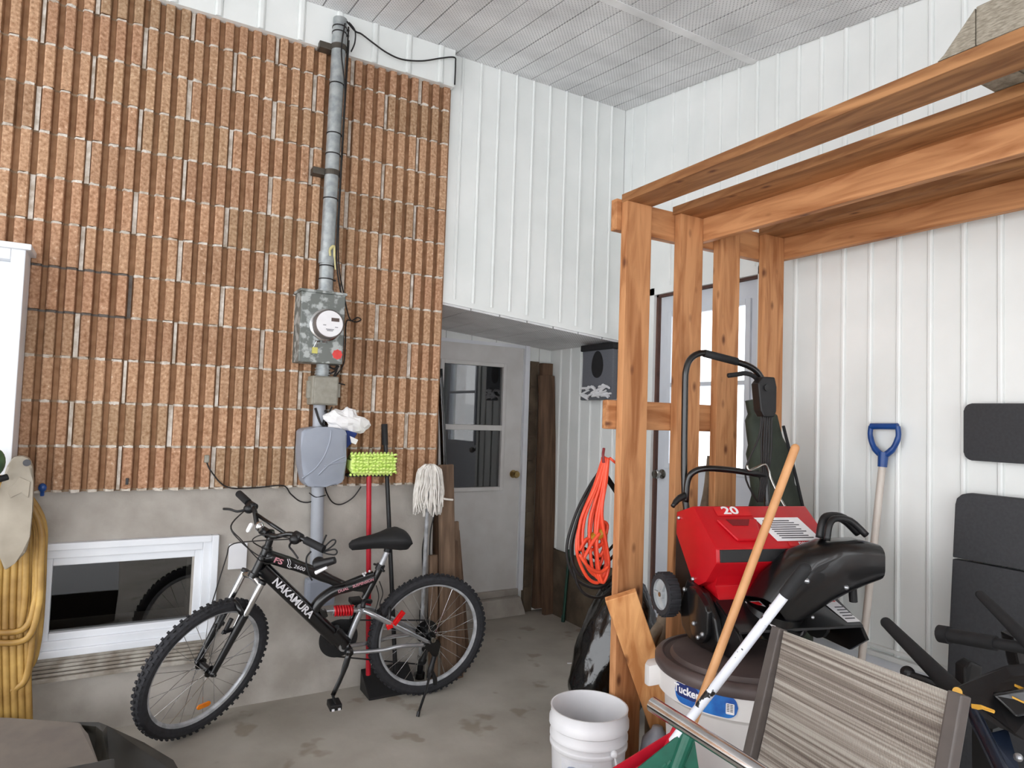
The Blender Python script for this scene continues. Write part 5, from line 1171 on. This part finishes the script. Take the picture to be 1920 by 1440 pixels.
# frame
bm = BM(); tube(bm, [B(.598, .77), B(.98, .372)], .035, 18); tube(bm, [B(.96, .42), B(1.02, .345)], [.034, .04], 16); obj('down_tube', bm, M['black_gloss'], bk, smooth='auto')
bm = BM(); tube(bm, [B(.61, .825), B(.80, .745), B(.99, .645)], [.030, .027, .022], 16, n=5); obj('top_tube', bm, M['black_gloss'], bk, smooth=True)
bm = BM(); tube(bm, [B(.845, .515), B(.88, .575), B(.945, .62), B(1.03, .638), B(1.14, .672)], .027, 14, n=6); tube(bm, [B(.99, .645), B(1.07, .672), B(1.14, .69)], .015, 12, n=4); prism(bm, [B(1.05, .64, .012), B(1.13, .67, .012), B(1.105, .575, .012), B(1.09, .605, .012), B(1.04, .615, .012)], -NO * .024); obj('arch_tube', bm, M['black_gloss'], bk, smooth='auto')
bm = BM(); cyl(bm, B(1.175, .72), B(1.105, .565), .0175, 16); obj('seat_tube', bm, M['black_gloss'], bk, smooth='auto')
bm = BM(); prism(bm, [B(.88, .535, .014), B(.915, .53, .014), B(.925, .50, .014), B(.90, .49, .014), B(.915, .44, .014), B(.985, .36, .014), B(.93, .40, .014)], -NO * .028, bev=.003); obj('gusset', bm, M['black_gloss'], bk)
bm = BM(); tube(bm, [B(1.155, .725, -.04), B(1.165, .73, 0), B(1.18, .715, .045)], .006, 8); cyl(bm, B(1.178, .735), B(1.168, .708), .022, 14); obj('seat_clamp', bm, M['black_plastic'], bk)
bm = BM(); cyl(bm, B(1.172, .72), B(1.208, .81), .0135, 16); obj('seat_post', bm, M['satin_alu'], bk, smooth='auto')
# saddle
bm = BM(); sec = [(1.005, .848, .014, .014), (1.02, .852, .028, .032), (1.06, .860, .036, .040), (1.12, .866, .044, .044), (1.17, .872, .062, .052), (1.22, .878, .092, .064), (1.26, .878, .105, .070), (1.295, .868, .098, .060), (1.315, .852, .06, .025)]
rg = []
for u, v0, hw, hh in sec:
    r_ = []
    for k in range(16):
        a = 2 * PI * k / 16; x = math.cos(a); y = math.sin(a); r_.append(bm.verts.new(B(u, v0 + (hh * .55 if y > 0 else hh) * y, hw * (x if y > -.3 else x * .8))))
    rg.append(r_)
for a, b_ in zip(rg, rg[1:]):
    for k in range(16): bm.faces.new([a[k], a[(k + 1) % 16], b_[(k + 1) % 16], b_[k]])
bm.faces.new(rg[0]); bm.faces.new(rg[-1][::-1]); obj('saddle', bm, M['black_rubber'], bk, smooth=True)
bm = BM(); cyl(bm, B(1.205, .80), B(1.21, .835), .02, 12); tube(bm, [B(1.15, .835, .02), B(1.25, .82, .02), B(1.27, .84, .02)], .004, 8); tube(bm, [B(1.15, .835, -.02), B(1.25, .82, -.02), B(1.27, .84, -.02)], .004, 8); obj('saddle_rail', bm, M['black_plastic'], bk)
# shock and swingarm
bm = BM(); cyl(bm, B(.905, .522), B(.965, .521), .008, 12); cyl(bm, B(.948, .521), B(.955, .521), .022, 14); cyl(bm, B(1.045, .512), B(1.075, .508), .012, 12); ball(bm, B(.90, .522), .012); obj('shock_rod', bm, M['silver'], bk, smooth='auto')
bm = BM(); P = []
for k in range(85):
    a = 2 * PI * 7 * k / 84; P.append(B(.955 + .095 * k / 84, .519 - .008 * k / 84 + .023 * math.cos(a), .023 * math.sin(a)))
tube(bm, P, .0055, 7); cyl(bm, B(.957, .52), B(1.05, .512), .017, 16); obj('shock_spring', bm, M['spring_red'], bk, smooth=True, label='red coil spring')
for s in (1, -1):
    w0 = .045 * s
    bm = BM(); tube(bm, [B(1.096, .515, w0 * .6), B(1.16, .485, w0), B(1.30, .405, w0 * 1.3), B(1.46, .312, w0 * 1.4)], [.012, .014, .013, .010], 12, n=5); obj('seat_stay', bm, M['silver'], bk, smooth=True)
    bm = BM(); tube(bm, [B(1.045, .309, w0 * .8), B(1.20, .305, w0 * 1.1), B(1.30, .316, w0 * 1.3), B(1.43, .305, w0 * 1.4)], .0105, 12, n=5); obj('chain_stay', bm, M['silver'], bk, smooth=True)
bm = BM(); tube(bm, [B(1.096, .515), B(1.034, .345)], .0155, 14); cyl(bm, B(1.095, .513, -.03), B(1.095, .513, .03), .014, 12); cyl(bm, B(1.07, .508, .0), B(1.10, .512, 0), .012, 12); obj('swingarm_brace', bm, M['silver'], bk, smooth='auto')
bm = BM(); cyl(bm, B(1.01, .342, -.03), B(1.01, .342, .034), .024, 20); obj('pivot', bm, M['silver'], bk, smooth='auto'); bm = BM(); cyl(bm, B(1.01, .342, .034), B(1.01, .342, .038), .013, 16); obj('pivot_bolt', bm, M['black_plastic'], bk)
bm = BM(); cyl(bm, B(1.035, .318, -.06), B(1.035, .318, .04), .022, 18); obj('bottom_bracket', bm, M['black_plastic'], bk)
bm = BM(); cyl(bm, B(1.005, .35, -.052), B(1.005, .35, -.047), .098, 40); cyl(bm, B(1.005, .35, -.047), B(1.005, .35, -.043), .07, 36); cyl(bm, B(1.005, .35, -.043), B(1.005, .35, -.04), .05, 30); obj('chainring', bm, M['black_plastic'], bk, smooth='auto')
bm = BM(); tube(bm, [B(1.035, .318, .05), B(1.005, .22, .065), B(.962, .125, .075)], [.016, .012, .012], 12, n=3, flat=.6); cyl(bm, B(1.035, .318, .035), B(1.035, .318, .06), .018, 14); ck = obj('crank_arm', bm, M['black_gloss'], bk, smooth=True)
bm = BM(); c = B(.962, .125, .075)
hexa(bm, [B(.932, .085, .08), B(.99, .085, .08), B(.99, .085, .15), B(.932, .085, .15), B(.932, .115, .08), B(.99, .115, .08), B(.99, .115, .15), B(.932, .115, .15)], bev=.006); cyl(bm, c, B(.962, .105, .15), .007, 8); obj('pedal', bm, M['black_plastic'], bk)
bm = BM()
for u in (.945, .975): box(bm, B(u - .006, .09, .153), B(u + .006, .10, .157))
obj('pedal_reflector', bm, M['decal_white'], bk)
bm = BM(); tube(bm, [B(1.035, .318, -.065), B(1.07, .43, -.07), B(1.10, .50, -.08)], .011, 10, flat=.6); obj('crank_arm', bm, M['black_gloss'], bk, smooth=True)
bm = BM(); hexa(bm, [B(1.07, .495, -.15), B(1.13, .495, -.15), B(1.13, .495, -.09), B(1.07, .495, -.09), B(1.07, .52, -.15), B(1.13, .52, -.15), B(1.13, .52, -.09), B(1.07, .52, -.09)], bev=.005); obj('pedal', bm, M['black_plastic'], bk)
# rear wheel
RC = V((1.477, 3.365, .327)); rd = V((math.cos(-.05), math.sin(-.05), 0)); ru = UP.copy(); ru = (ru - rd * ru.dot(rd)).normalized()
w_, cp, rn = wheel(RC, rd, ru, parent=bk); w_.name = 'rear_wheel'
rn = -rn if rn.dot(EYE - RC) < 0 else rn
bm = BM()
for k, r_ in enumerate((.062, .054, .046, .04, .034)): cyl(bm, RC - rn * (.034 + k * .005), RC - rn * (.037 + k * .005), r_, 28)
obj('cassette', bm, M['black_gloss'], w_, smooth='auto')
bm = BM(); cyl(bm, RC - rn * .075, RC + rn * .078, .0065, 10); cyl(bm, RC + rn * .068, RC + rn * .078, .013, 12); obj('axle', bm, M['nickel'], bk)
bm = BM(); prism(bm, [B(1.42, .312, .064), B(1.50, .33, .064), B(1.52, .30, .064), B(1.51, .24, .064), B(1.49, .22, .064), B(1.46, .27, .064), B(1.42, .295, .064)], NO * .008, bev=.002); obj('dropout', bm, M['black_gloss'], bk)
bm = BM(); tube(bm, [B(1.49, .24, .07), B(1.475, .18, .075), B(1.465, .13, .08)], [.013, .016, .012], 10, n=3); tube(bm, [B(1.475, .17, .078), B(1.50, .12, .08), B(1.505, .09, .08)], .012, 10); obj('kickstand_bracket', bm, M['black_plastic'], bk, smooth='auto')
bm = BM(); tube(bm, [B(1.47, .16, .085), V((1.41, 3.22, .09)), V((1.350, 3.165, .012))], .0065, 10); cyl(bm, V((1.354, 3.168, .022)), V((1.348, 3.163, .0)), .009, 10); obj('kickstand', bm, M['black_plastic'], bk, smooth='auto')
bm = BM(); tube(bm, [B(1.49, .28, -.06), B(1.50, .21, -.065), B(1.485, .15, -.065)], .014, 10, n=3); cyl(bm, B(1.485, .15, -.06), B(1.485, .15, -.07), .024, 16); cyl(bm, B(1.50, .215, -.06), B(1.50, .215, -.07), .022, 16); obj('derailleur', bm, M['black_plastic'], bk, smooth='auto')
bm = BM(); tube(bm, [B(1.005, .445, -.05), B(1.477, .385, -.05)], .004, 6); tube(bm, [B(1.005, .255, -.05), B(1.47, .135, -.06)], .004, 6); obj('chain', bm, M['black_plastic'], bk)
bm = BM(); tube(bm, [B(1.215, .44, -.03), B(1.235, .50, -.02), B(1.235, .50, .03), B(1.225, .44, .045)], .009, 8, n=3); tube(bm, [B(1.14, .545, 0), B(1.10, .56, .02), B(1.09, .53, .03)], .012, 8, n=3); obj('rear_brake', bm, M['black_plastic'], bk, smooth=True)
bm = BM(); p = B(1.262, .455, .065); bar(bm, B(1.25, .437, .06), B(1.298, .50, .06), NO, .02, .022, bev=.003); obj('rear_reflector', bm, M['reflector_red'], bk); bm = BM(); bar(bm, B(1.215, .425, .055), B(1.245, .438, .06), UP, .028, .016, bev=.003); obj('reflector_bracket', bm, M['reflector_red'], bk)
# lettering
dd = (B(.98, .372) - B(.592, .775)).normalized(); du = NO.cross(dd)
text('NAKAMURA', B(.745, .618, .0358), dd, du, .048, M['decal_white'], bk, bold=True, sx=1.02, name='brand_lettering')
dt = (B(.80, .745) - B(.62, .822)).normalized(); du2 = NO.cross(dt)
text('FS', B(.665, .803, .0305), dt, du2, .034, M['decal_pink'], bk, bold=True, sx=1.4); text('2600', B(.765, .761, .0285), dt, du2, .024, M['decal_white'], bk, sx=1.2)
bm = BM(); tube(bm, [B(.705, .81, .0295), B(.712, .79, .0298), B(.708, .775, .0296), B(.722, .765, .0292)], .0018, 6, n=4); tube(bm, [B(.713, .81, .0295), B(.722, .79, .0298), B(.718, .775, .0296), B(.730, .765, .0292)], .0014, 6, n=4); obj('decal', bm, M['decal_white'], bk)
da = (B(1.14, .672) - B(.97, .627)).normalized(); du3 = NO.cross(da)
text('DUAL', B(.985, .632, .0275), da, du3, .020, M['decal_pink'], bk, bold=True); text('SUSPENSION', B(1.083, .657, .0275), da, du3, .019, M['decal_pink'], bk, bold=True)
bm = BM()
for u, v0 in ((1.083, .699), (1.095, .703), (1.09, .691), (1.115, .71)): ball(bm, B(u, v0, .013), .006, seg=8)
obj('decal_dot', bm, M['decal_white'], bk)
# cord looped over the handlebar, lamp
t = thing('bungee_cord', 'black elastic cord looped over the right handlebar grip of the bicycle', 'cord', H(.31, .08, .05))
g0 = H(.27, .085, .045)
bm = BM(); lp = [sight(600, 1035, 3.4), sight(606, 1020, 3.4), sight(612, 1002, 3.4), sight(614, 1001, 3.4)]
D3 = (g0 - EYE).dot(CAMR @ V((0, 0, -1)))
q = lambda x, y, e=0: sight(x, y, D3 + e)
tube(bm, [q(603, 1036), q(605, 1020), q(612, 1003)], .004, 8, n=4); tube(bm, [q(604, 1032), q(612, 1022), q(622, 1013), q(629, 1013), q(627, 1020), q(616, 1029), q(606, 1034)], .0035, 8, n=5); tube(bm, [q(604, 1036), q(616, 1032), q(628, 1030), q(632, 1035), q(628, 1040), q(616, 1039), q(606, 1036)], .0035, 8, n=5)
tube(bm, [q(583, 1034, .02), q(575, 1045, .02), q(575, 1060, .02), q(580, 1078, .02), q(585, 1088, .03)], .004, 8, n=5); obj('loop', bm, M['black_rubber'], t, smooth=True)
t = thing('bike_lamp', 'black bicycle lamp with a clear lens hanging below the handlebar grip', 'lamp', q(615, 1052, .03))
bm = BM(); a, b_ = q(592, 1060, .03), q(628, 1050, .02); cyl(bm, a, b_, .024, 16, r2=.016); ball(bm, q(598, 1056, .05), .03); obj('lamp_body', bm, M['black_plastic'], t, smooth='auto')
bm = BM(); cyl(bm, q(592, 1074, .02), q(613, 1064, .01), .009, 12, r2=.006); obj('lens', bm, M['label_white'], t, smooth='auto')

# garage objects rest on the floor; leaf debris by the wall
bm = BM(); hexa(bm, [(2.44, 3.44, .001), (2.50, 3.42, .001), (2.505, 3.43, .001), (2.445, 3.45, .001), (2.44, 3.44, .004), (2.50, 3.42, .003), (2.505, 3.43, .003), (2.445, 3.45, .004)]); group_obj(obj('paper_scrap', bm, M['label_white'], origin=(2.47, 3.43, 0)), label='tiny white scrap lying on the concrete floor before the recessed door', category='scrap')
